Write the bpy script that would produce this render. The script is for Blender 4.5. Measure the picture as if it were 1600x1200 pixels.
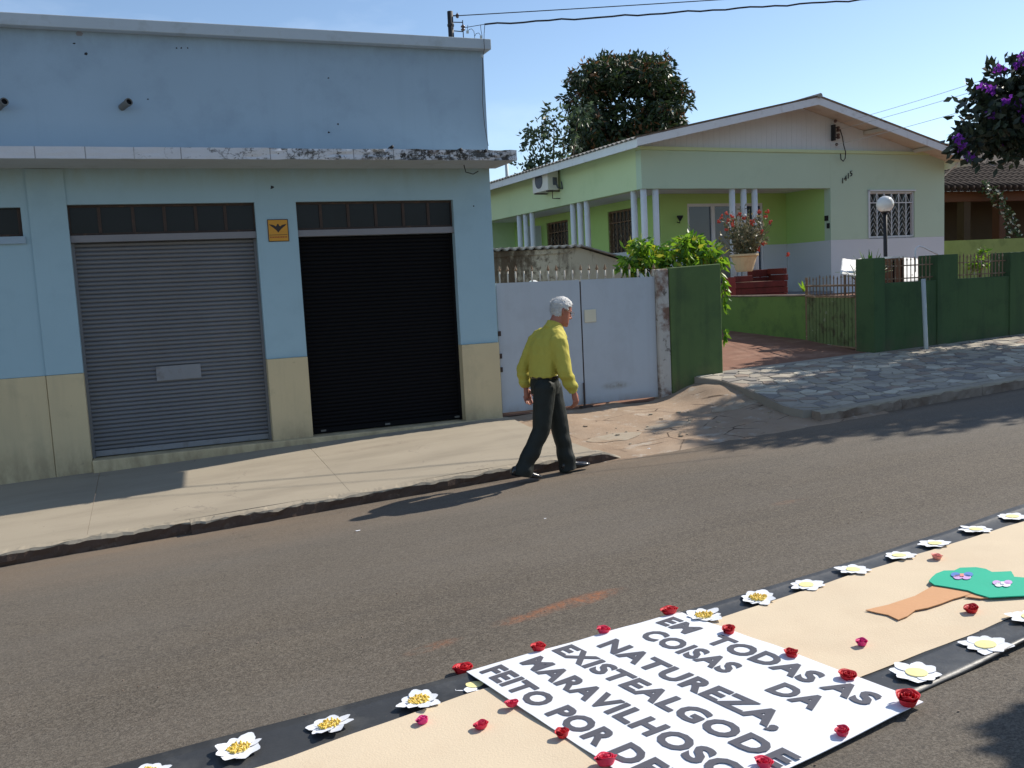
import bpy, bmesh, math, random
import numpy as np
from mathutils import Vector, Matrix, noise
random.seed(7); RNG = np.random.default_rng(11)
R = math.radians
for o in list(bpy.data.objects): bpy.data.objects.remove(o)
SC = bpy.context.scene; COL = SC.collection
# ------------------------------------------------------------------ camera
CAM = Vector((0, 0, 1.62)); F = 1420.0
YAW, PITCH, ROLL = R(21.5), R(6.2), R(2.87)
FW = Vector((math.sin(YAW)*math.cos(PITCH), math.cos(YAW)*math.cos(PITCH), -math.sin(PITCH)))
R0 = Vector((math.cos(YAW), -math.sin(YAW), 0)); U0 = R0.cross(FW)
RT = R0*math.cos(ROLL) - U0*math.sin(ROLL); UP = U0*math.cos(ROLL) + R0*math.sin(ROLL)
cd = bpy.data.cameras.new('camera'); cam = bpy.data.objects.new('camera', cd); COL.objects.link(cam)
cd.sensor_width = 36; cd.lens = 36*F/1600; cd.clip_end = 3000; cd.clip_start = .05
cam.matrix_world = Matrix(((RT.x, UP.x, -FW.x, CAM.x), (RT.y, UP.y, -FW.y, CAM.y), (RT.z, UP.z, -FW.z, CAM.z), (0, 0, 0, 1)))
SC.camera = cam
# ------------------------------------------------------------------ sky, sun, exposure
SUN_EL, SUN_AZ = R(39.1), R(81)          # azimuth from +Y towards +X
w = bpy.data.worlds.new('World'); SC.world = w; w.use_nodes = True
nt = w.node_tree; nt.nodes.clear()
sky = nt.nodes.new('ShaderNodeTexSky'); sky.sky_type = 'NISHITA'; sky.sun_disc = False
sky.sun_elevation = SUN_EL; sky.sun_rotation = SUN_AZ; sky.altitude = 500; sky.air_density = 1.0; sky.dust_density = .35; sky.ozone_density = 1.9
tc = nt.nodes.new('ShaderNodeTexCoord'); mp = nt.nodes.new('ShaderNodeMapping'); mp.inputs['Scale'].default_value = (1.2, 1.2, 3.5)
nz = nt.nodes.new('ShaderNodeTexNoise'); nz.inputs['Scale'].default_value = 1.7; nz.inputs['Detail'].default_value = 7; nz.inputs['Roughness'].default_value = .55
mr = nt.nodes.new('ShaderNodeMapRange'); mr.inputs[1].default_value = .50; mr.inputs[2].default_value = .78; mr.inputs[4].default_value = .4
mx = nt.nodes.new('ShaderNodeMix'); mx.data_type = 'RGBA'; mx.inputs[7].default_value = (7.6, 8.6, 10.0, 1)
bg = nt.nodes.new('ShaderNodeBackground'); bg.inputs[1].default_value = .125; wo = nt.nodes.new('ShaderNodeOutputWorld')
L = nt.links.new
L(tc.outputs['Generated'], mp.inputs['Vector']); L(mp.outputs[0], nz.inputs['Vector']); L(nz.outputs[0], mr.inputs[0])
L(mr.outputs[0], mx.inputs[0]); L(sky.outputs[0], mx.inputs[6]); L(mx.outputs[2], bg.inputs[0]); L(bg.outputs[0], wo.inputs[0])
sd = bpy.data.lights.new('sun', 'SUN'); sd.energy = 5.0; sd.angle = R(.5); sd.color = (1, .93, .82)
sun = bpy.data.objects.new('sun', sd); COL.objects.link(sun)
SD = Vector((math.sin(SUN_AZ)*math.cos(SUN_EL), math.cos(SUN_AZ)*math.cos(SUN_EL), math.sin(SUN_EL)))
sun.rotation_euler = SD.to_track_quat('Z', 'Y').to_euler(); sun.location = (30, 10, 30)
vs_ = SC.view_settings; vs_.view_transform = 'Standard'; vs_.look = 'None'; vs_.gamma = 1; vs_.exposure = 0.35; vs_.use_curve_mapping = False
# ------------------------------------------------------------------ geometry helpers
def ray(x, y): return RT*(x-800) - UP*(y-600) + FW*F
def wp(x, y, Y): d = ray(x, y); return CAM + d*(Y/d.y)
def zp(x, y, z): d = ray(x, y); return CAM + d*((z-CAM.z)/d.z)
RS, RB = .04, -.0405
def road_z(x, y): return RS*x + RB*y
RN = Vector((-RS, -RB, 1))
def gp(x, y, dz=0):
    d = ray(x, y); t = (Vector((0, 0, dz)) - CAM).dot(RN)/d.dot(RN); return CAM + d*t
ORIG = {}
class MB:
    def __init__(s): s.v = []; s.f = []; s.m = []
    def add(s, vs, fs, mi=0):
        b = len(s.v); s.v += [tuple(p) for p in vs]; s.f += [tuple(i+b for i in f) for f in fs]; s.m += [mi]*len(fs); return s
    def box(s, x0, x1, y0, y1, z0, z1, mi=0):
        return s.add([(x0,y0,z0),(x1,y0,z0),(x1,y1,z0),(x0,y1,z0),(x0,y0,z1),(x1,y0,z1),(x1,y1,z1),(x0,y1,z1)],
                     [(0,3,2,1),(4,5,6,7),(0,1,5,4),(1,2,6,5),(2,3,7,6),(3,0,4,7)], mi)
    def prism(s, poly, zb, zt, mi=0):          # poly: list of (x,y); zb, zt: number or f(x,y)
        n = len(poly); fb = zb if callable(zb) else (lambda x, y: zb); ft = zt if callable(zt) else (lambda x, y: zt)
        vs = [(x, y, fb(x, y)) for x, y in poly] + [(x, y, ft(x, y)) for x, y in poly]
        fs = [tuple(range(n-1, -1, -1)), tuple(range(n, 2*n))] + [(i, (i+1) % n, n+(i+1) % n, n+i) for i in range(n)]
        return s.add(vs, fs, mi)
    def extr(s, pts, d, mi=0):                 # planar 3-D polygon pushed along d
        n = len(pts); d = Vector(d); vs = [Vector(p) for p in pts]; vs += [p+d for p in vs]
        fs = [tuple(range(n-1, -1, -1)), tuple(range(n, 2*n))] + [(i, (i+1) % n, n+(i+1) % n, n+i) for i in range(n)]
        return s.add(vs, fs, mi)
    def tube(s, pts, rad, seg=8, cap=True, mi=0, ell=None):
        pts = [Vector(p) for p in pts]; n = len(pts)
        rs = rad if isinstance(rad, (list, tuple)) else [rad]*n
        vs = []; prev = None
        for i, p in enumerate(pts):
            t = (pts[min(i+1, n-1)] - pts[max(i-1, 0)]).normalized()
            a = prev if prev is not None else (Vector((0, 0, 1)) if abs(t.z) < .9 else Vector((1, 0, 0)))
            b = t.cross(a).normalized(); a = b.cross(t).normalized(); prev = a
            for k in range(seg):
                an = 2*math.pi*k/seg
                ka, kb = (ell if ell else (1, 1))
                vs.append(p + a*(math.cos(an)*rs[i]*ka) + b*(math.sin(an)*rs[i]*kb))
        fs = [(i*seg+k, i*seg+(k+1) % seg, (i+1)*seg+(k+1) % seg, (i+1)*seg+k) for i in range(n-1) for k in range(seg)]
        if cap: fs += [tuple(range(seg-1, -1, -1)), tuple((n-1)*seg+k for k in range(seg))]
        return s.add(vs, fs, mi)
    def lathe(s, prof, c=(0, 0, 0), seg=16, mi=0):   # prof: (r,z)
        c = Vector(c); n = len(prof)
        vs = [c + Vector((r*math.cos(2*math.pi*k/seg), r*math.sin(2*math.pi*k/seg), z)) for r, z in prof for k in range(seg)]
        fs = [(i*seg+k, i*seg+(k+1) % seg, (i+1)*seg+(k+1) % seg, (i+1)*seg+k) for i in range(n-1) for k in range(seg)]
        fs += [tuple(range(seg-1, -1, -1)), tuple((n-1)*seg+k for k in range(seg))]
        return s.add(vs, fs, mi)
    def sphere(s, c, r, seg=12, rings=8, mi=0):
        rx, ry, rz = r if isinstance(r, tuple) else (r, r, r); c = Vector(c)
        vs = [c + Vector((rx*math.sin(math.pi*i/rings)*math.cos(2*math.pi*k/seg), ry*math.sin(math.pi*i/rings)*math.sin(2*math.pi*k/seg), -rz*math.cos(math.pi*i/rings))) for i in range(1, rings) for k in range(seg)]
        n = len(vs); vs += [c - Vector((0, 0, rz)), c + Vector((0, 0, rz))]
        fs = [(i*seg+k, i*seg+(k+1) % seg, (i+1)*seg+(k+1) % seg, (i+1)*seg+k) for i in range(rings-2) for k in range(seg)]
        fs += [(n, (k+1) % seg, k) for k in range(seg)] + [(n+1, (rings-2)*seg+k, (rings-2)*seg+(k+1) % seg) for k in range(seg)]
        return s.add(vs, fs, mi)
    def grid(s, xs, ys, zf, mi=0):
        nx, ny = len(xs), len(ys); vs = [(x, y, zf(x, y)) for y in ys for x in xs]
        return s.add(vs, [(j*nx+i, j*nx+i+1, (j+1)*nx+i+1, (j+1)*nx+i) for j in range(ny-1) for i in range(nx-1)], mi)
    def mesh(s, name, off=(0, 0, 0), smooth=False):
        me = bpy.data.meshes.new(name); ox, oy, oz = off
        me.from_pydata([(x-ox, y-oy, z-oz) for x, y, z in s.v], [], s.f)
        if any(s.m): me.polygons.foreach_set('material_index', s.m)
        if smooth: me.polygons.foreach_set('use_smooth', [True]*len(s.f))
        me.update(); return me
def link(name, me, mats, parent=None):
    o = bpy.data.objects.new(name, me); COL.objects.link(o)
    if me is not None and not me.materials:
        for m in (mats if isinstance(mats, (list, tuple)) else [mats]): me.materials.append(m)
    if parent is not None: o.parent = parent
    return o
def build(name, mb, mats, parent=None, smooth=False, bevel=0, local=False, kind=None, fixn=True):
    off = (0, 0, 0) if (parent is None or local) else ORIG.get(parent.name, (0, 0, 0))
    me = mb.mesh(name, off, smooth)
    if fixn:
        bm = bmesh.new(); bm.from_mesh(me); bmesh.ops.recalc_face_normals(bm, faces=bm.faces); bm.to_mesh(me); bm.free()
    o = link(name, me, mats, parent)
    if parent is not None: ORIG[o.name] = off if not local else (0, 0, 0)
    else: ORIG[o.name] = (0, 0, 0)
    if bevel:
        b = o.modifiers.new('bevel', 'BEVEL'); b.width = bevel; b.segments = 2; b.limit_method = 'ANGLE'; b.angle_limit = R(35)
    if kind: o['kind'] = kind
    return o
def thing(name, label, cat, loc=(0, 0, 0), group=None, rz=0):
    o = bpy.data.objects.new(name, None); COL.objects.link(o); o.location = loc; o.rotation_euler = (0, 0, rz); o.empty_display_size = .1
    o['label'] = label; o['category'] = cat
    if group: o['group'] = group
    ORIG[o.name] = tuple(loc); return o
def tag(o, label, cat, group=None):
    o['label'] = label; o['category'] = cat
    if group: o['group'] = group
    return o
def struct(o): o['kind'] = 'structure'; return o
def copy_tree(o, parent=None):
    c = o.copy(); COL.objects.link(c); c.parent = parent
    for ch in list(o.children): copy_tree(ch, c)
    return c
def lerp(a, b, t): return a + (b-a)*t
def interp(x, pts):
    if x <= pts[0][0]: (x0, y0), (x1, y1) = pts[0], pts[1]
    elif x >= pts[-1][0]: (x0, y0), (x1, y1) = pts[-2], pts[-1]
    else:
        for i in range(len(pts)-1):
            if pts[i][0] <= x <= pts[i+1][0]: (x0, y0), (x1, y1) = pts[i], pts[i+1]; break
    return y0 + (y1-y0)*(x-x0)/(x1-x0)
def fr(a, b, st):
    n = max(1, int(round((b-a)/st))); return [a+(b-a)*i/n for i in range(n+1)]
# ------------------------------------------------------------------ materials
class NT:
    def __init__(s, name):
        s.m = bpy.data.materials.new(name); s.m.use_nodes = True; s.t = s.m.node_tree; s.t.nodes.clear()
        s.out = s.t.nodes.new('ShaderNodeOutputMaterial'); s.b = s.t.nodes.new('ShaderNodeBsdfPrincipled'); s.t.links.new(s.b.outputs[0], s.out.inputs[0])
        s.geo = s.t.nodes.new('ShaderNodeNewGeometry'); s.pos = s.geo.outputs['Position']
    def n(s, t, **k):
        x = s.t.nodes.new(t)
        for a, b in k.items(): setattr(x, a, b)
        return x
    def l(s, a, b): s.t.links.new(a, b)
    def objpos(s): s.pos = s.n('ShaderNodeTexCoord').outputs['Object']; return s
    def mapping(s, sc=(1, 1, 1), loc=(0, 0, 0), rot=(0, 0, 0), typ='POINT'):
        m = s.n('ShaderNodeMapping', vector_type=typ); m.inputs['Scale'].default_value = sc; m.inputs['Location'].default_value = loc; m.inputs['Rotation'].default_value = rot
        s.l(s.pos, m.inputs['Vector']); return m.outputs[0]
    def noise(s, scale, detail=5, rough=.55, vec=None, dist=0):
        x = s.n('ShaderNodeTexNoise'); x.inputs['Scale'].default_value = scale; x.inputs['Detail'].default_value = detail; x.inputs['Roughness'].default_value = rough; x.inputs['Distortion'].default_value = dist
        s.l(vec if vec is not None else s.pos, x.inputs['Vector']); return x.outputs[0]
    def voro(s, scale, feat='F1', vec=None):
        x = s.n('ShaderNodeTexVoronoi', feature=feat); x.inputs['Scale'].default_value = scale
        s.l(vec if vec is not None else s.pos, x.inputs['Vector']); return x.outputs[0]
    def rng(s, v, a, b, c=0., d=1.):
        x = s.n('ShaderNodeMapRange'); x.inputs[1].default_value = a; x.inputs[2].default_value = b; x.inputs[3].default_value = c; x.inputs[4].default_value = d
        s.l(v, x.inputs[0]); return x.outputs[0]
    def math(s, op, a, b):
        x = s.n('ShaderNodeMath', operation=op)
        for i, q in enumerate((a, b)):
            if isinstance(q, (int, float)): x.inputs[i].default_value = q
            else: s.l(q, x.inputs[i])
        return x.outputs[0]
    def mix(s, f, a, b):
        x = s.n('ShaderNodeMix', data_type='RGBA')
        for i, q in ((0, f), (6, a), (7, b)):
            if isinstance(q, (int, float)): x.inputs[i].default_value = q
            elif isinstance(q, tuple): x.inputs[i].default_value = q if len(q) == 4 else (*q, 1)
            else: s.l(q, x.inputs[i])
        return x.outputs[2]
    def length(s, v):
        x = s.n('ShaderNodeVectorMath', operation='LENGTH'); s.l(v, x.inputs[0]); return x.outputs['Value']
    def sep(s, v=None):
        x = s.n('ShaderNodeSeparateXYZ'); s.l(v if v is not None else s.pos, x.inputs[0]); return x.outputs
    def bump(s, h, st, dist=.01):
        x = s.n('ShaderNodeBump'); x.inputs['Strength'].default_value = st; x.inputs['Distance'].default_value = dist
        s.l(h, x.inputs['Height']); s.l(x.outputs[0], s.b.inputs['Normal'])
    def done(s, col, rough=.8, spec=.4, metal=0):
        if isinstance(col, tuple): s.b.inputs['Base Color'].default_value = (*col[:3], 1)
        else: s.l(col, s.b.inputs['Base Color'])
        if isinstance(rough, (int, float)): s.b.inputs['Roughness'].default_value = rough
        else: s.l(rough, s.b.inputs['Roughness'])
        s.b.inputs['Specular IOR Level'].default_value = spec; s.b.inputs['Metallic'].default_value = metal; return s.m
def sc3(c, k): return tuple(min(1, x*k) for x in c)
def mat(name, c, rough=.8, v=.12, vs=3., b=.15, bs=90., dirt=(), spec=.35, metal=0, obj=False, streak=None, splash=None, stains=()):
    t = NT(name)
    if obj: t.objpos()
    col = t.mix(t.noise(vs, 6), sc3(c, 1-v), sc3(c, 1+v))
    for (dc, ds, lo, hi, amt) in dirt:
        col = t.mix(t.rng(t.noise(ds, 8, .65), lo, hi, 0, amt), col, dc)
    if streak:
        dc, sx, sz, lo, hi, amt = streak
        col = t.mix(t.rng(t.noise(1, 6, .6, t.mapping((sx, sx, sz))), lo, hi, 0, amt), col, dc)
    if splash:
        dc, za, zb, amt = splash; col = t.mix(t.math('MULTIPLY', t.rng(t.sep()[2], za, zb, 0, 1), t.rng(t.noise(1, 7, .7, t.mapping((5, 5, 2.2))), .36, .62, 0, amt)), col, dc)
    for cc, rad, dc, amt in stains:
        d = t.length(t.mapping(rad, tuple(cc), (0, 0, 0), 'TEXTURE')); col = t.mix(t.math('MULTIPLY', t.rng(d, 1.2, .3), t.rng(t.noise(9, 6, .7), .35, .6, 0, amt)), col, dc)
    if b: t.bump(t.noise(bs, 4, .6), b, .008)
    return t.done(col, rough, spec, metal)
def asphalt():
    t = NT('asphalt')
    col = t.mix(t.noise(.6, 6), (.100, .084, .066), (.146, .123, .096))
    col = t.mix(t.rng(t.noise(1, 6, .6, t.mapping((.25, 5, 1))), .45, .75, 0, .45), col, (.080, .070, .060))
    col = t.mix(t.rng(t.noise(130, 3, .7), .42, .62), sc_m(t, col, .62), sc_m(t, col, 1.28))
    vc = t.n('ShaderNodeTexVoronoi'); vc.inputs['Scale'].default_value = 95; t.l(t.pos, vc.inputs['Vector']); vr = t.sep(vc.outputs['Color'])[0]
    col = t.mix(t.rng(vr, .62, 1., 0, .38), col, (.22, .195, .16)); col = t.mix(t.rng(vr, .25, 0., 0, .55), col, (.045, .040, .034))
    vk = t.math('ABSOLUTE', t.math('SUBTRACT', t.noise(.45, 6, .6), .5), 0); col = t.mix(t.math('MULTIPLY', t.rng(vk, .0022, .0006, 0, .7), t.rng(t.noise(.5, 2, .5, t.mapping((1, 1, 1), (7, 3, 1))), .52, .6)), col, (.03, .027, .024))
    col = t.mix(t.rng(t.noise(.35, 4, .6, t.mapping((.5, 1, 1), (2, 9, 0))), .45, .7, 0, .5), col, (.155, .14, .122))
    sp = t.rng(t.voro(75), .10, .04); sel = t.rng(t.noise(31, 2), .56, .60)
    col = t.mix(t.math('MULTIPLY', t.math('MULTIPLY', sp, sel), .65), col, (.36, .33, .29))
    col = t.mix(t.rng(t.voro(48), .12, .05, 0, .55), col, (.045, .04, .036))
    y = t.sep()[1]
    dust = t.math('MULTIPLY', t.rng(y, 6.7, 7.9), t.rng(t.noise(1, 6, .6, t.mapping((.5, 2.2, 1))), .3, .7, .15, 1))
    col = t.mix(t.math('MULTIPLY', dust, .8), col, (.215, .155, .105))
    for (px, py), rx, ry, a, amt in (((912, 937), .24, .075, 6, 1), ((845, 957), .17, .06, 14, .7), ((806, 968), .13, .06, 10, .6), ((678, 1010), .14, .05, 8, .6), ((1235, 783), .16, .06, 4, .3)):
        c = gp(px, py); d = t.length(t.mapping((rx, ry, 1), (c.x, c.y, c.z), (0, 0, R(a)), 'TEXTURE'))
        f = t.math('MULTIPLY', t.rng(d, 1.25, .25), t.math('MULTIPLY', t.rng(t.noise(5, 5, .7), .40, .60), t.rng(t.noise(45, 4, .7), .30, .55)))
        col = t.mix(t.math('MULTIPLY', f, amt), col, (.33, .115, .045))
    t.bump(t.noise(170, 3, .7), .55, .006)
    return t.done(col, .88, .25)
def sc_m(t, col, k): return t.mix(1.0, col, t_mul(t, col, k))
def t_mul(t, col, k):
    x = t.n('ShaderNodeVectorMath', operation='SCALE'); t.l(col, x.inputs[0]); x.inputs['Scale'].default_value = k; return x.outputs[0]
def concrete():
    t = NT('pavement_concrete')
    col = t.mix(t.noise(1.1, 7), (.29, .25, .19), (.375, .325, .25))
    col = t.mix(t.rng(t.noise(1, 7, .6, t.mapping((.8, 3, 1))), .45, .72, 0, .7), col, (.245, .21, .16))
    for (px, py), rx, ry, a in (((575, 704), .62, .075, 4), ((300, 798), .8, .05, 5)):
        c = zp(px, py, -.1); d = t.length(t.mapping((rx, ry, 1), c[:], (0, 0, R(a)), 'TEXTURE'))
        col = t.mix(t.math('MULTIPLY', t.rng(d, 1.2, .5, 0, .5), t.rng(t.noise(7, 6), .3, .6)), col, (.22, .18, .14))
    col = t.mix(t.math('MULTIPLY', t.rng(t.voro(9), .07, .03, 0, .7), t.rng(t.noise(2.5, 2), .5, .55)), col, (.12, .10, .08)); col = t.mix(t.rng(t.noise(22, 6, .75), .62, .72, 0, .45), col, (.20, .165, .125))
    vn = t.math('ABSOLUTE', t.math('SUBTRACT', t.noise(.8, 5, .6), .5), 0); col = t.mix(t.math('MULTIPLY', t.rng(vn, .006, .0015, 0, .5), t.rng(t.noise(.9, 2), .5, .6)), col, (.2, .17, .14))
    t.bump(t.noise(60, 5, .65), .25, .006)
    return t.done(col, .9, .25)
def dirtmat():
    t = NT('packed_dirt')
    col = t.mix(t.noise(2.2, 7, .65), (.25, .165, .105), (.40, .315, .235))
    col = t.mix(t.rng(t.noise(4.5, 7, .7), .56, .66, 0, .7), col, (.43, .38, .32))
    cr = t.voro(1.6, 'DISTANCE_TO_EDGE', t.mapping((1, 1.4, .01), (3.1, .7, 0)))
    col = t.mix(t.math('MULTIPLY', t.rng(cr, .02, .004), t.rng(t.noise(2, 3), .48, .58)), col, (.075, .05, .035))
    col = t.mix(t.rng(t.voro(26), .10, .04, 0, .6), col, (.10, .07, .05))
    t.bump(t.noise(35, 6, .7), .6, .012)
    return t.done(col, .95, .15)
def fascia_mat():
    t = NT('mouldy_canopy_paint')
    col = t.mix(t.noise(5, 6), (.50, .52, .55), (.62, .63, .65))
    x = t.sep()[0]; grow = t.rng(x, -.8, 3.0, -.13, .035)
    n = t.math('ADD', t.noise(5.5, 9, .75, t.mapping((1, 1, 2.2))), grow)
    col = t.mix(t.rng(n, .50, .60), col, (.075, .075, .07))
    n2 = t.math('ADD', t.noise(13, 9, .75), grow)
    col = t.mix(t.rng(n2, .545, .60), col, (.05, .048, .045))
    vn = t.math('ABSOLUTE', t.math('SUBTRACT', t.noise(2.6, 6, .65), .5), 0)
    col = t.mix(t.math('MULTIPLY', t.rng(vn, .016, .004), t.rng(x, -.2, 1.4, .0, .85)), col, (.06, .06, .055))
    w1 = t.math('FRACT', t.math('MULTIPLY', x, 2.3), 0); col = t.mix(t.math('MULTIPLY', t.rng(w1, .03, .012, 0, .7), t.rng(t.noise(3, 2), .4, .5)), col, (.10, .10, .095))
    n3 = t.math('ADD', t.noise(3.3, 8, .7, t.mapping((1, 1, 1), (4, 2, 9))), grow)
    col = t.mix(t.rng(n3, .60, .68, 0, .7), col, (.20, .12, .075))
    t.bump(n, .4, .02)
    return t.done(col, .9, .2)
def weathered():
    t = NT('weathered_plaster')
    col = t.mix(t.noise(3, 7, .6), (.42, .36, .25), (.56, .50, .38))
    x = t.sep()[0]; g = t.rng(x, 4.6, 6.2, .16, -.08)
    n = t.math('ADD', t.noise(1, 8, .7, t.mapping((5, 1, 1.6))), g)
    col = t.mix(t.rng(n, .46, .66), col, (.085, .055, .035))
    col = t.mix(t.rng(t.math('ADD', t.noise(11, 9, .75), g), .52, .62, 0, .8), col, (.10, .075, .05))
    t.bump(n, .5, .02); return t.done(col, .95, .15)
def tilemat():
    t = NT('shaded_old_roof_tile'); col = t.mix(t.noise(7, 7, .65), (.018, .012, .010), (.045, .028, .02)); t.bump(t.noise(40, 4), .3); return t.done(col, .9, .2)  # near-black tile colour carries the shade of the tree over the roof
def leafmat(name, c, tr=.35, rough=.45):
    t = NT(name); t.b.inputs['Base Color'].default_value = (*c, 1)
    col = t.mix(t.noise(3.5, 3), sc3(c, .7), sc3(c, 1.35)); t.l(col, t.b.inputs['Base Color']); t.b.inputs['Roughness'].default_value = rough
    t.b.inputs['Specular IOR Level'].default_value = .4
    d = t.n('ShaderNodeBsdfTranslucent'); t.l(t.mix(1., col, t_mul(t, col, 1.4)), d.inputs['Color'])
    m = t.n('ShaderNodeMixShader'); m.inputs[0].default_value = tr; t.l(t.b.outputs[0], m.inputs[1]); t.l(d.outputs[0], m.inputs[2]); t.l(m.outputs[0], t.out.inputs[0])
    return t.m
MOSS = (.07, .075, .05); FY0 = 10.5
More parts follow.
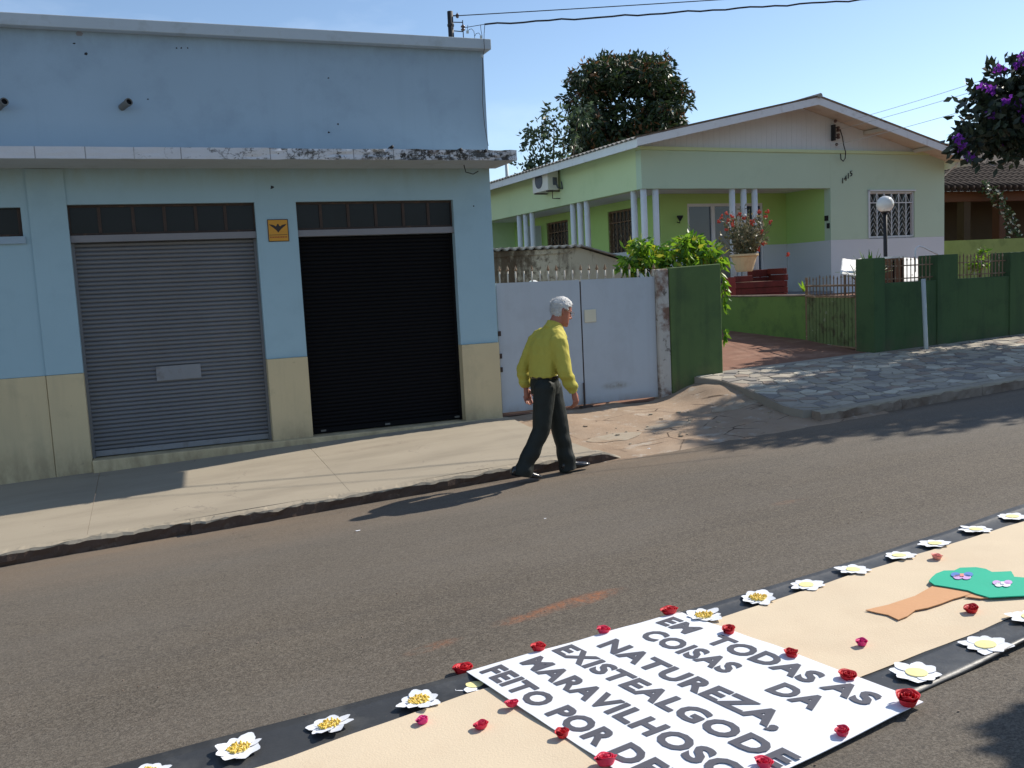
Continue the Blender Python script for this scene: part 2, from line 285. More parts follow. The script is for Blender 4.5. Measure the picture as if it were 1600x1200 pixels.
M = dict(
 asphalt=asphalt(), concrete=concrete(), dirt=dirtmat(), fascia=fascia_mat(), weathered=weathered(), tile=tilemat(),
 dirtpale=mat('dusty_concrete', (.36, .30, .225), .95, .25, 5, .5, 40, dirt=(((.27, .185, .12), 4, .45, .62, .8),)),
 earth=mat('earth', (.16, .11, .07), .95, .3, .8, .4, 20),
 bluehi=mat('blue_paint_upper', (.285, .38, .46), .85, .07, 1.2, .12, 70, dirt=(((.20, .27, .34), 1.6, .52, .75, .5), ((.10, .11, .11), 9, .72, .76, .6)), streak=((.22, .29, .36), 5, .35, .55, .8, .3), splash=((.15, .18, .20), 4.15, 4.42, .3)),
 blue=mat('blue_paint_bounce_tint', (.31, .45, .515), .85, .06, 1.4, .12, 70, dirt=(((.23, .34, .40), 1.8, .52, .75, .4), ((.12, .13, .13), 14, .74, .78, .5)), streak=((.25, .35, .38), 6, .4, .55, .8, .3), splash=((.27, .29, .19), 2.78, 3.03, .4)),  # shop blue turned greener: bounced pavement light under the canopy put into the colour
 cream=mat('cream_paint', (.55, .455, .28), .85, .07, 2, .15, 60, dirt=(((.33, .29, .19), 2.4, .54, .78, .55), ((.12, .10, .07), 12, .68, .74, .5)), streak=((.34, .30, .20), 5, .5, .5, .8, .5), splash=((.20, .14, .08), .25, -.12, .6)),
 cap=mat('grey_blue_cap', (.40, .46, .50), .85, .08, 2, .15, 60, dirt=(((.25, .27, .26), 4, .55, .7, .4),)),
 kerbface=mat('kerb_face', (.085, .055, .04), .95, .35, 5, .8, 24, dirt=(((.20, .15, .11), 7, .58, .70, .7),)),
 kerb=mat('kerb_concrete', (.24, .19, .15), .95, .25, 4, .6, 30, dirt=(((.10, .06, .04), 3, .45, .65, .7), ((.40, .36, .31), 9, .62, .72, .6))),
 shutter=mat('galvanised_slat', (.17, .175, .185), .62, .15, 2.5, .05, 60, spec=.5, metal=.35, dirt=(((.17, .16, .15), 2.1, .5, .75, .5),)),
 shutterbar=mat('galvanised_bar', (.22, .23, .245), .6, .12, 4, .05, 60, metal=.2, dirt=(((.13, .11, .10), 6, .55, .7, .6),)),
 black=mat('black_paint', (.006, .006, .007), .8, .15, 3, .05, 60, spec=.12),
 rust=mat('rusty_frame', (.055, .038, .032), .8, .3, 9, .3, 80, dirt=(((.17, .09, .05), 9, .58, .70, .7),)),
 lintel=mat('grey_lintel', (.21, .21, .225), .8, .1, 4),
 glass=mat('dark_glass', (.010, .012, .015), .2, .4, 3, 0, spec=.18),
 glassblue=mat('door_glass', (.035, .05, .085), .1, .2, 3, 0, spec=.5),
 iron=mat('dark_iron', (.03, .03, .033), .6, .2, 20, .1, 90, metal=.4),
 pipe=mat('dull_pipe', (.13, .13, .12), .7, .3, 14, .2, 90),
 wire=mat('wire', (.02, .02, .022), .6, .1, 3, 0),
 porcelain=mat('porcelain', (.10, .06, .05), .3, .2, 9, 0, spec=.5),
 orange=mat('sign_orange', (.56, .27, .03), .5, .08, 8, 0),
 signink=mat('sign_ink', (.03, .022, .02), .5, .1, 8, 0), signred=mat('sign_red', (.33, .09, .02), .5, .1, 8, 0),
 gate=mat('grey_gate_paint', (.42, .46, .495), .6, .05, .8, .06, 25, spec=.4, dirt=(((.30, .31, .33), 2.2, .5, .75, .4), ((.20, .13, .09), 16, .73, .77, .5)), streak=((.36, .37, .39), 8, .4, .55, .8, .3), splash=((.25, .18, .13), .14, .03, .6), stains=((wp(962, 602, FY0+.05)[:], (.22, .3, .05), (.22, .20, .15), .8),)),
 gatebar=mat('cream_picket', (.48, .44, .38), .7, .15, 9, .1, 80, dirt=(((.12, .07, .04), 10, .55, .66, .8),)),
 smudge=mat('gate_smudge', (.30, .29, .25), .8, .1, 9, 0),
 plate=mat('cream_plate', (.62, .58, .44), .7, .05, 6, .03, 50),
 oldpost=mat('peeling_post', (.44, .42, .38), .95, .2, 5, .5, 40, dirt=(((.15, .07, .04), 3.5, .47, .60, .9), ((.07, .05, .04), 9, .58, .66, .8))),
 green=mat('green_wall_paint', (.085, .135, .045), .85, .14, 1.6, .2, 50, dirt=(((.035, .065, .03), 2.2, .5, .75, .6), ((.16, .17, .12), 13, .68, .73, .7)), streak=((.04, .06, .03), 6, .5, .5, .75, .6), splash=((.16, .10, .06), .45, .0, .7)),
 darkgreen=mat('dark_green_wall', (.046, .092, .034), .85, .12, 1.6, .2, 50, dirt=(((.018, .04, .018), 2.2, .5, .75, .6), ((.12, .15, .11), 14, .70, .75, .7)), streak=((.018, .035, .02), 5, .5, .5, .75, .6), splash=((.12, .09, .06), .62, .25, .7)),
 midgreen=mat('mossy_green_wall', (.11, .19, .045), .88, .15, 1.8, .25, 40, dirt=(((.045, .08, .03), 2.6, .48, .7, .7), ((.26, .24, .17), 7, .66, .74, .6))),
 gategreen=mat('worn_green_slat', (.11, .15, .055), .85, .25, 6, .3, 60, dirt=(((.36, .36, .28), 9, .64, .70, .8), ((.05, .04, .02), 5, .52, .64, .8))),
 rustbar=mat('rusty_bar', (.20, .13, .08), .85, .35, 16, .3, 90, dirt=(((.42, .38, .30), 12, .56, .64, .8),)),
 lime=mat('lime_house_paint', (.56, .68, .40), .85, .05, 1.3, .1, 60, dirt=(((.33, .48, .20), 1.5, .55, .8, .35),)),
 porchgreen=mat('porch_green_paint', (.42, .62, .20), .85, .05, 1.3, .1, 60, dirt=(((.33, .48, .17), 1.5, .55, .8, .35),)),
 palegreen=mat('pale_green_front', (.47, .60, .45), .85, .05, 1.3, .1, 60, dirt=(((.33, .46, .33), 1.5, .55, .8, .35),)),  # greyer, less saturated green for the front wall and beam only
 dado=mat('grey_white_dado', (.60, .64, .655), .85, .05, 1.3, .1, 60),
 white=mat('white_paint', (.70, .71, .72), .7, .05, 3, .05, 60, dirt=(((.45, .43, .38), 4, .6, .8, .4),)),
 gable=mat('whitewashed_board', (.60, .645, .655), .85, .06, 2.5, .15, 40, dirt=(((.55, .52, .48), 2.2, .58, .8, .3),)),
 fasciaw=mat('weathered_white_fascia', (.68, .70, .70), .85, .08, 3, .1, 60, dirt=(((.36, .33, .28), 5, .56, .75, .5),)),
 soffit=mat('bare_soffit', (.56, .52, .45), .9, .15, 3, .1, 60, dirt=(((.30, .22, .14), 2.5, .55, .75, .5),)),
 asbestos=mat('fibre_cement_sheet', (.30, .28, .25), .95, .25, 3, .3, 40, dirt=(((.07, .06, .05), 5, .5, .68, .8),)),
 curtain=mat('dull_curtain', (.10, .085, .075), .9, .3, 14, .1, 40),
 brown=mat('brown_frame', (.20, .13, .07), .8, .2, 8, .1, 60),
 bark=mat('bark', (.09, .065, .045), .95, .3, 6, .8, 25),
 mango1=leafmat('mango_leaf_dark', (.020, .038, .014), .15), mango2=leafmat('mango_leaf', (.036, .060, .018), .2), mango3=leafmat('mango_flush', (.13, .065, .026), .2),
 thin1=leafmat('thin_leaf', (.035, .06, .028), .2), thin2=leafmat('thin_leaf_light', (.07, .105, .05), .3),
 lime1=leafmat('lime_leaf', (.17, .30, .018), .4), lime2=leafmat('green_leaf', (.06, .15, .015), .35), lime3=leafmat('yellow_leaf', (.36, .36, .03), .4),
 pur1=leafmat('quaresmeira_leaf', (.016, .026, .014), .15), pur2=leafmat('quaresmeira_leaf_mid', (.028, .04, .02), .15), petalp=leafmat('purple_petal', (.20, .035, .36), .35),
 grey1=leafmat('grey_green_leaf', (.09, .10, .05), .2), grey2=leafmat('straw_leaf', (.22, .19, .11), .2), redfl=leafmat('red_floret', (.58, .085, .05), .2),
 vine1=leafmat('creeper_leaf', (.05, .08, .03), .2), vine2=leafmat('creeper_white', (.6, .58, .46), .2),
 pot=mat('cream_pot', (.62, .47, .27), .8, .1, 6, .1, 60, dirt=(((.40, .26, .13), 5, .55, .72, .5),)),
 redplank=mat('red_plank', (.13, .022, .017), .8, .3, 6, .3, 50, dirt=(((.06, .015, .012), 4, .5, .65, .8), ((.35, .16, .12), 12, .64, .7, .6))),
 globe=mat('opal_globe', (.72, .70, .66), .12, .03, 3, 0, spec=.6),
 tarp=mat('white_sheet_cover', (.74, .73, .70), .8, .06, 4, .3, 8),
 crate=mat('brown_crate', (.17, .085, .045), .85, .25, 8, .2, 60),
 galv=mat('galvanised_post', (.42, .45, .44), .6, .08, 5, .05, 60, metal=.1),
 neigh=mat('ochre_wall', (.07, .045, .025), .9, .15, 2, .15, 50), neighbeam=mat('orange_beam', (.13, .055, .03), .85, .15, 3, .1, 50),  # wall and beam colours darkened to hold the shade under the roof
 limewall=mat('lime_yard_wall', (.22, .29, .09), .9, .2, 2, .2, 40, dirt=(((.12, .17, .05), 3, .5, .7, .7),)),
 plastic=mat('black_plastic', (.038, .040, .043), .48, .35, 3, .35, 14, spec=.45, dirt=(((.11, .11, .105), 4, .5, .72, .6), ((.20, .18, .15), 30, .68, .74, .7))),
 felt=mat('sand_felt', (.62, .51, .365), .95, .05, 2.5, .25, 120, dirt=(((.54, .42, .29), 1.8, .5, .75, .5), ((.22, .17, .12), 26, .735, .76, .7))),
 banner=mat('white_banner', (.74, .76, .80), .55, .02, 3, .15, 5, spec=.3), ink=mat('banner_letter', (.095, .092, .105), .45, .15, 6, .05, 30),
 paper=mat('white_paper', (.72, .74, .78), .8, .02, 6, .05, 20), kernel=mat('yellow_kernel', (.78, .56, .10), .6, .25, 60, .3, 90, obj=True), kernel2=mat('pale_yellow_felt', (.86, .74, .34), .8, .06, 30, .2, 60, obj=True),
 rosered=mat('red_crepe', (.52, .012, .022), .55, .2, 40, .1, 60, obj=True), rosecrim=mat('crimson_crepe', (.62, .025, .075), .55, .2, 40, .1, 60, obj=True),
 rosemag=mat('magenta_crepe', (.66, .03, .20), .55, .2, 40, .1, 60, obj=True), rosepink=mat('pink_crepe', (.72, .26, .22), .6, .15, 40, .1, 60, obj=True),
 foamgreen=mat('green_foam', (.010, .40, .25), .75, .08, 5, .1, 50), foambrown=mat('brown_foam', (.56, .30, .15), .8, .08, 4, .15, 50), bfly=mat('lilac_paper', (.55, .35, .62), .8, .1, 20, 0), bfly2=mat('blue_paper', (.09, .20, .50), .8, .1, 20, 0),
 skin=mat('skin', (.36, .135, .085), .5, .18, 25, .1, 120, spec=.4, obj=True), hair=mat('white_hair', (.54, .53, .51), .75, .3, 45, .8, 140, obj=True),
 shirt=mat('yellow_shirt', (.45, .39, .07), .75, .07, 7, .12, 260, spec=.2, obj=True), trouser=mat('charcoal_trouser', (.014, .017, .014), .65, .15, 9, .1, 300, spec=.3, obj=True),
 leather=mat('black_leather', (.012, .012, .014), .22, .2, 12, .1, 60, spec=.6, obj=True), belt=mat('belt_leather', (.018, .014, .012), .4, .2, 12, .1, 60, obj=True), lens=mat('spectacle_metal', (.5, .48, .45), .25, .05, 5, 0, metal=.9),
 redearth=mat('red_brick_floor', (.20, .095, .06), .9, .3, 3, .3, 40, dirt=(((.33, .20, .14), 2.2, .5, .7, .7),)),
 ac=mat('ac_casing', (.66, .64, .57), .6, .05, 5, .03, 60), acfan=mat('ac_grille', (.09, .10, .12), .7, .15, 30, .2, 120),
)
STONE = [mat('stone_%d' % i, c, .85, .18, 6, .3, 45, spec=.3) for i, c in enumerate(((.31, .275, .225), (.37, .33, .265), (.215, .195, .175), (.46, .42, .34), (.27, .21, .165)))]
# ================================================================== the setting
KY, FY = 7.9, 10.5                       # kerb line and frontage line
g = MB(); g.add([(-900, -900, -6), (900, -900, -6), (900, 900, -6), (-900, 900, -6)], [(0, 1, 2, 3)])
struct(build('ground', g, M['earth']))
g = MB(); g.add([(-60, -8, road_z(-60, -8)), (70, -8, road_z(70, -8)), (70, KY+.12, road_z(70, KY+.12)), (-60, KY+.12, road_z(-60, KY+.12))], [(0, 1, 2, 3)])
struct(build('road', g, M['asphalt']))
def side_z(x, y):
    t = (y-KY)/(FY-KY); return lerp(.04*x-.222, .028*x-.106, t)
def pave_z(x, y):
    t = (y-KY)/(FY-KY); return lerp(.04*x-.205, .028*x+.075, t)
# concrete pavement in front of the shop
pv = struct(bpy.data.objects.new('pavement', None)); COL.objects.link(pv); ORIG['pavement'] = (0, 0, 0)
def slab_piece(x0, x1, last=False):
    m = MB(); n = 6
    xs = fr(x0, x1, .25); ys = fr(KY+.13, FY+.3, .25)
    e = lambda x, y: side_z(x, y) + .006*noise.noise((x*1.3, y*1.3, 4)) - (max(0, x-3.85)**2*.4 if last else 0)
    if last:
        def xr(y): return 4.02 + .10*max(0, 9.6-y)*0 + .06*noise.noise((y*1.2, 0, 3))
        m.add([(lerp(x0, xr(y), i/8), y, e(lerp(x0, xr(y), i/8), y)) for y in ys for i in range(9)], [(j*9+i, j*9+i+1, (j+1)*9+i+1, (j+1)*9+i) for j in range(len(ys)-1) for i in range(8)])
        b = len(m.v); m.add([(xr(y), y, side_z(xr(y), y)-.35) for y in ys], [])
        m.f += [(j*9+8, b+j, b+j+1, (j+1)*9+8) for j in range(len(ys)-1)]; m.m += [0]*(len(ys)-1)
    else: m.grid(xs, ys, e)
    return m
xs = [-8, -5.2, -2.6, -.62, 1.55]
for a, b in zip(xs[:-1], xs[1:]): build('concrete_slab', slab_piece(a, b-.003), M['concrete'], pv, fixn=False)
build('concrete_slab', slab_piece(1.55, 4.02, True), M['concrete'], pv, fixn=False)
# kerb of separate stones
kb = struct(bpy.data.objects.new('kerb', None)); COL.objects.link(kb); ORIG['kerb'] = (0, 0, 0)
def kerb_stone(x0, x1, top, rough=.012, y0=KY, drop=0):
    m = MB(); xs = fr(x0, x1, .04); pr = [(0, -.3), (0, .0), (0, .35), (0, .80), (.008, .97), (.02, 1.0), (.14, 1.0), (.14, -.3)]
    for i, x in enumerate(xs):
        rz = road_z(x, y0); h = top(x, y0+.13) - rz
        for j, (dy, k) in enumerate(pr):
            jit = rough*(.6*noise.noise((x*5, j*1.7, y0*3))+.7*noise.noise((x*13, j*2.9, y0))) if 0 < j < 6 else 0
            d = drop*max(0, (x-x0)/(x1-x0)-.8)*5
            m.v.append((x, y0+dy+jit*1.2 + rough*1.5*noise.noise((x*.8, 9, 1)), rz + h*k*(1-d) + (jit*.9 if j >= 3 else 0)))
    n = len(pr)
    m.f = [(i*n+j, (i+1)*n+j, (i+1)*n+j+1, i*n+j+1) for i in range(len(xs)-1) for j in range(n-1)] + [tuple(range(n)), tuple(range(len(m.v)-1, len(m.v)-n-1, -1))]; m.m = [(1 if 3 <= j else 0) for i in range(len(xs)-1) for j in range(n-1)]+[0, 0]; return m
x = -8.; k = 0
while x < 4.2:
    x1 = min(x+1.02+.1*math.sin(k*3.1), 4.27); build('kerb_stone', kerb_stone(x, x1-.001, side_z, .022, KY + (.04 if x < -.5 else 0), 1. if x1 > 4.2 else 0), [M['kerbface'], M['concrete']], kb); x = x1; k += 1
# dirt apron before the grey gate, and the driveway beyond the opening
def sm(a, b, x): t = max(0, min(1, (x-a)/(b-a))); return t*t*(3-2*t)
def apron_z(x, y):
    t = max(0, min(1, (y-KY)/(FY-KY)))
    z = lerp(road_z(x, KY)+.012, .0, t**.8) + .020*noise.noise((x*2.1, y*2.1, 1)) + .012*noise.noise((x*6, y*6, 2))
    z += sm(6.15, 7.1, x)*sm(8.6, 10.2, y)*.17 + sm(6.0, 6.8, x)*sm(7.8, 8.4, y)*.05
    return z - .02*sm(4.5, 3.9, x)
g = MB(); g.grid(fr(3.9, 7.6, .07), fr(KY-.12, FY+.15, .07), lambda x, y: apron_z(x, y) if y > KY else lerp(road_z(x, y)-.01, apron_z(x, KY), max(0, (y-KY+.12)/.12)))
struct(build('dirt_apron', g, M['dirt'], smooth=True))
def drive_z(x, y): return lerp(.0, .028*x+.07, sm(6.3, 7.2, x)) + .045*max(0, y-FY)
g = MB(); g.grid(fr(3.99, 10.42, .3), fr(FY-.02, 17.5, .3), lambda x, y: drive_z(x, y) + .01*noise.noise((x*2, y*2, 0)))
struct(build('driveway', g, M['redearth'], smooth=True))
# loose chips of broken concrete lying on the apron
cm = MB()
for k in range(34):
    x, y = random.uniform(4.5, 6.6), random.uniform(8.05, 9.6); s = random.choice((.012, .018, .028)); z = apron_z(x, y)
    pts = [(x+s*random.uniform(.6, 1.3)*math.cos(a), y+s*random.uniform(.6, 1.3)*math.sin(a)) for a in (0, 1.2, 2.5, 3.7, 5)]
    cm.prism(pts, z-.01, z+s*.5)
o = build('rubble', cm, M['dirtpale'], kind='stuff'); tag(o, 'crumbs of broken concrete strewn over the dirt before the grey gate', 'rubble')
for k, (px, py, rx, ry) in enumerate(((960, 686, .34, .16), (1045, 672, .3, .13), (1150, 650, .34, .16))):
    c = zp(px, py, -.10); z0 = apron_z(c.x, c.y); n = 14
    pts = [(c.x+rx*math.cos(a)*(1+.25*noise.noise((math.cos(a)*2, math.sin(a)*2, k*5))), c.y+ry*math.sin(a)*(1+.35*noise.noise((math.cos(a)*2, math.sin(a)*2, k*5+2)))) for a in [2*math.pi*i/n for i in range(n)]]
    o = build('concrete_patch', MB().prism(pts, lambda x, y: apron_z(x, y)-.03, lambda x, y: apron_z(x, y)+.005), M['dirtpale'])
    tag(o, ('thin broken concrete patch near the kerb end on the dirt', 'middle flake of old concrete on the dirt apron', 'smooth concrete patch on the dirt beside the mosaic pavement')[k], 'concrete patch', 'concrete patches on the dirt')
# mosaic pavement on the right: a mortar bed and single stones
mp_ = struct(bpy.data.objects.new('mosaic_pavement', None)); COL.objects.link(mp_); ORIG['mosaic_pavement'] = (0, 0, 0)
EDGE = [(6.78, 10.47), (6.92, 10.05), (6.86, 9.5), (6.74, 8.9), (6.62, 8.4), (6.66, 8.12), (6.95, KY+.13)]
def edge_x(y): return interp(y, [(q[1], q[0]) for q in EDGE[::-1]])
bd = MB(); ys = fr(KY+.13, 10.62, .1); NX = 60
for y in ys:
    xe = edge_x(min(y, 10.47))
    for i in range(NX+1): t = (i/NX)**1.3; x = lerp(xe, 24, t); bd.v.append((x, y, pave_z(x, y)))
bd.f = [(j*(NX+1)+i, j*(NX+1)+i+1, (j+1)*(NX+1)+i+1, (j+1)*(NX+1)+i) for j in range(len(ys)-1) for i in range(NX)]; bd.m = [0]*len(bd.f); b0_ = len(bd.v)
bd.add([(edge_x(min(y, 10.47))-.01, y, pave_z(7, y)-.5) for y in ys], []); bd.f += [(j*(NX+1), (j+1)*(NX+1), b0_+j+1, b0_+j) for j in range(len(ys)-1)]; bd.m += [0]*(len(ys)-1)
build('mortar_bed', bd, mat('mortar', (.27, .24, .20), .95, .2, 4, .4, 40), mp_)
def clip(poly, p, q):                    # keep the part of poly nearer to p than q
    mx_, my_ = (p[0]+q[0])/2, (p[1]+q[1])/2; nx, ny = q[0]-p[0], q[1]-p[1]; out = []
    for i in range(len(poly)):
        a, b = poly[i], poly[(i+1) % len(poly)]
        da = (a[0]-mx_)*nx+(a[1]-my_)*ny; db = (b[0]-mx_)*nx+(b[1]-my_)*ny
        if da <= 0: out.append(a)
        if (da < 0 < db) or (db < 0 < da): t = da/(da-db); out.append((a[0]+(b[0]-a[0])*t, a[1]+(b[1]-a[1])*t))
    return out
seeds = []; sy = .158
for j in range(16):
    xx = edge_x(KY+.20+j*sy) + .12 + random.uniform(0, .1)
    while xx < 13.6:
        seeds.append((xx + random.uniform(-.06, .06), KY+.20+j*sy+random.uniform(-.05, .05))); xx += .205
cells = []
for p in seeds:
    poly = [(p[0]-.4, max(KY+.15, p[1]-.4)), (p[0]+.4, max(KY+.15, p[1]-.4)), (p[0]+.4, min(10.46, p[1]+.4)), (p[0]-.4, min(10.46, p[1]+.4))]
    for q in seeds:
        if q is not p and abs(q[0]-p[0]) < .8 and abs(q[1]-p[1]) < .8: poly = clip(poly, p, q)
    if len(poly) < 3: continue
    if p[0] < edge_x(p[1])+.05: continue
    poly = [(max(x, edge_x(y)+.005), y) for x, y in poly]
    k = .90; cells.append(([(p[0]+(x-p[0])*k, p[1]+(y-p[1])*k*.97) for x, y in poly], p))
cells.sort(key=lambda c: c[1][0]+c[1][1]*.3)
rest = MB()
for i, (poly, p) in enumerate(cells):
    h = random.uniform(.003, .012); mi = random.choices(range(5), (30, 25, 22, 12, 10))[0]
    if i < 290: build('paving_stone', MB().prism(poly, lambda x, y: pave_z(x, y)-.01, lambda x, y: pave_z(x, y)+h), STONE[mi], mp_, fixn=False)
    else: rest.prism(poly, lambda x, y: pave_z(x, y)-.01, lambda x, y: pave_z(x, y)+h, mi)
build('paving_stones_beyond', rest, STONE, mp_, kind='stuff', fixn=False)
x = 6.72; k = 0
while x < 22:
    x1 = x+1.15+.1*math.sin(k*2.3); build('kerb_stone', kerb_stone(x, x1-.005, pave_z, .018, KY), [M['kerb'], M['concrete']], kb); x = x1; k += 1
# raised yard in front of and under the green house
g = MB(); g.prism([(10.44, 10.74), (40, 10.74), (40, 45), (9.2, 45), (9.2, 16.75), (10.44, 16.75)], -2, 1.05)
struct(build('yard', g, M['redearth']))
# ================================================================== blue shop
shop = thing('shop_building', 'pale blue flat-roofed shop with cream plinth, parapet and crumbling canopy', 'building', (3.98, FY, 0))
XL, XR = -7.0, 3.98
OP = [(-.685, 1.19), (1.64, 3.495)]       # shutter bays
def facade(m, y0, y1, z0, z1, holes):     # wall between z0..z1 with openings (x0,x1,za,zb)
    xs = sorted({XL, XR} | {h[0] for h in holes} | {h[1] for h in holes}); zs = sorted({z0, z1} | {min(max(h[2], z0), z1) for h in holes} | {min(max(h[3], z0), z1) for h in holes})
    for xa, xb in zip(xs[:-1], xs[1:]):
        solid = []
        for za, zb in zip(zs[:-1], zs[1:]):
            c = ((xa+xb)/2, (za+zb)/2)
            if not any(h[0] < c[0] < h[1] and h[2] < c[1] < h[3] for h in holes): solid.append((za, zb))
        run = []
        for za, zb in solid:
            if run and abs(run[-1][1]-za) < 1e-6: run[-1] = (run[-1][0], zb)
            else: run.append((za, zb))
        for za, zb in run: m.box(xa, xb, y0, y1, za, zb)
    return m
HO = [(a, b, -1, 2.67) for a, b in OP] + [(-2.6, -1.11, 2.36, 2.65)]
build('lower_wall', facade(MB(), FY, FY+.2, .93, 3.10, HO), M['blue'], shop)
build('upper_wall', MB().box(XL, XR, FY, FY+.2, 3.10, 4.45), M['bluehi'], shop)
build('side_wall', MB().box(XR-.2, XR-.003, FY+.2, 20, -.6, 4.45), M['blue'], shop)
build('rear_wall', MB().box(XL, XR-.2, 19.8, 20, -.6, 4.45), M['blue'], shop)
build('roof', MB().box(XL, XR-.2, FY+.2, 19.8, 3.7, 3.9), M['asbestos'], shop)
# cream plinth, one piece for each pier, standing a little proud
for xa, xb in ((XL, -1.04), (-1.036, OP[0][0]), (OP[0][1], OP[1][0]), (OP[1][1], XR)):
    pr = .018 if xa == XL else .03
    g = MB().prism([(xa, FY-pr), (xb, FY-pr), (xb, FY+.2), (xa, FY+.2)], lambda x, y: side_z(x, FY)-.2, .928)
    build('plinth', g, M['cream'], shop, bevel=.006)
for xa, xb in ((-1.036, OP[0][0]),): build('pilaster', MB().box(xa, xb, FY-.015, FY-.0005, .932, 3.03), M['blue'], shop)
build('ledge', MB().prism([(OP[0][0]+.003, FY-.085), (XR-.01, FY-.085), (XR-.01, FY-.031), (OP[0][0]+.003, FY-.031)], lambda x, y: side_z(x, FY)-.3, .002), M['cream'], shop, bevel=.012)
for a, b in OP: build('threshold', MB().prism([(a+.002, FY-.029), (b-.002, FY-.029), (b-.002, FY+.25), (a+.002, FY+.25)], lambda x, y: side_z(x, FY)-.2, .0), M['cream'], shop, bevel=.01)
# canopy
can = MB(); cx = fr(XL, 4.06, .07); pf = [(FY-.002, 3.035), (9.80, 3.035), (9.80, 3.06), (9.80, 3.09), (9.80, 3.12), (9.80, 3.148), (9.84, 3.15), (FY-.002, 3.165)]
for i, x in enumerate(cx):
    for j, (y, z) in enumerate(pf):
        dmg = sm(.3, 2.2, x)*.9 + .25
        jy = jz = 0
        if 1 <= j <= 6:
            q = noise.noise((x*6, j*.8, 3)); q2 = noise.noise((x*2.2, j*.6, 8))
            jy = .012*q*dmg + (.05*max(0, q2-.22)*dmg); jz = .010*noise.noise((x*7, j*2.1, 11))*dmg
        can.v.append((x, y+jy, z+(jz if j in (1, 5) else 0)))
n = len(pf); can.f = [(i*n+j, i*n+(j+1) % n, (i+1)*n+(j+1) % n, (i+1)*n+j) for i in range(len(cx)-1) for j in range(n)] + [tuple(range(n)), tuple(range(len(can.v)-1, len(can.v)-n-1, -1))]
can.m = [0 if (f[0] % n) in (1, 2, 3, 4, 5) else 1 for f in can.f]; can.m[-1] = 0; can.m[-2] = 0
canopy = build('canopy', can, [M['fascia'], M['cap']], shop)
for px, py, ln in ((725, 262, .16), (742, 262, .0)):
    if ln:
        c = wp(px, py, 10.0); build('loose_bracket', MB().tube([c+Vector((0, 0, .03)), c+Vector((.02, 0, -.05)), c+Vector((.10, -.02, -.075)), c+Vector((.17, 0, -.04))], .006, 6), M['iron'], canopy)
for px, py in ((612, 230), (719, 234), (758, 236)):
    c = wp(px, py, 9.80); build('conduit_stub', MB().tube([c+Vector((0, .1, 0)), c+Vector((0, -.03, 0))], .017, 10), M['iron'], canopy, smooth=True)
build('parapet_cap', MB().box(XL, 4.045, FY-.11, FY+.26, 4.41, 4.53), M['cap'], shop, bevel=.008)
# transom lights above the shutters
def transom(a, b, cuts):
    build('lintel', MB().box(a, b, FY+.03, FY+.16, 2.285, 2.355), M['lintel'], shop)
    tr = build('transom_window', MB().box(a, b, FY+.07, FY+.10, 2.645, 2.67).box(a, b, FY+.07, FY+.10, 2.355, 2.38), M['rust'], shop)
    xs = [a]+cuts+[b]
    for x in xs: build('mullion', MB().box(max(a, x-.016), min(b, x+.016), FY+.065, FY+.105, 2.38, 2.645), M['rust'], tr)
    for x0, x1 in zip(xs[:-1], xs[1:]): build('pane', MB().box(x0+.016, x1-.016, FY+.083, FY+.089, 2.38, 2.645), M['glass'], tr)
tX = lambda px: wp(px, 340, FY+.08).x
transom(*OP[0], [tX(p) for p in (155, 208, 257, 306, 352)])
transom(*OP[1], [tX(p) for p in (501, 544, 587, 630, 669)])
sw = build('side_window', MB().box(-2.6, -1.11, FY+.06, FY+.10, 2.36, 2.385).box(-1.15, -1.11, FY+.06, FY+.10, 2.385, 2.65), M['rust'], shop)
build('pane', MB().box(-2.6, -1.15, FY+.08, FY+.09, 2.385, 2.65), M['glass'], sw)
build('sill', MB().box(-2.65, -1.09, FY-.03, FY+.05, 2.285, 2.357), M['bluehi'], sw)
# roller shutters: one object for every slat
def shutter(a, b, m_slat, label, plate):
    sh = build('roller_shutter', MB().box(a, b, FY+.185, FY+.2, .0, 2.283), m_slat, shop); sh['label'] = label
    for xg in (a, b-.03): build('guide_rail', MB().box(xg, xg+.03, FY+.10, FY+.18, .0, 2.283), m_slat, sh)
    N = 49; p = (2.283-.075)/N; s = MB(); wv = (b-a)-.062; sec = [(-.000, 0), (-.010, .12), (-.0175, .35), (-.0175, .6), (-.010, .84), (.0, .98), (.012, .98), (.012, 0)]
    s.v = [(x, y, z*p) for x in (0, wv) for y, z in sec]; k = len(sec)
    s.f = [(j, (j+1) % k, k+(j+1) % k, k+j) for j in range(k)] + [tuple(range(k)), tuple(range(2*k-1, k-1, -1))]; s.m = [0]*len(s.f)
    me = s.mesh('slat'); me.materials.append(m_slat); off = ORIG[shop.name]
    for i in range(N):
        o = bpy.data.objects.new('slat', me); COL.objects.link(o); o.parent = sh
        o.location = (a+.031-off[0], FY+.14-off[1] + random.uniform(-.0015, .0015), .075+i*p-off[2]); o.rotation_euler = (random.uniform(-.02, .02), random.uniform(-.0006, .0006), 0)
    build('bottom_bar', MB().box(a+.031, b-.031, FY+.115, FY+.16, .012, .073), M['shutterbar'] if plate else m_slat, sh, bevel=.004)
    if plate:
        c0, c1 = wp(243, 573, FY+.12), wp(315, 590, FY+.12); build('letter_plate', MB().box(c0.x, c1.x, FY+.108, FY+.121, c1.z, c0.z), M['shutterbar'], sh, bevel=.003)
    else:
        for px in (505, 606, 715): c = wp(px, 667, FY+.11); build('latch', MB().box(c.x-.03, c.x+.03, FY+.10, FY+.114, .03, .05), M['pipe'], sh)
shutter(*OP[0], M['shutter'], 'grey galvanised roller shutter', True)
shutter(*OP[1], M['black'], 'black roller shutter', False)
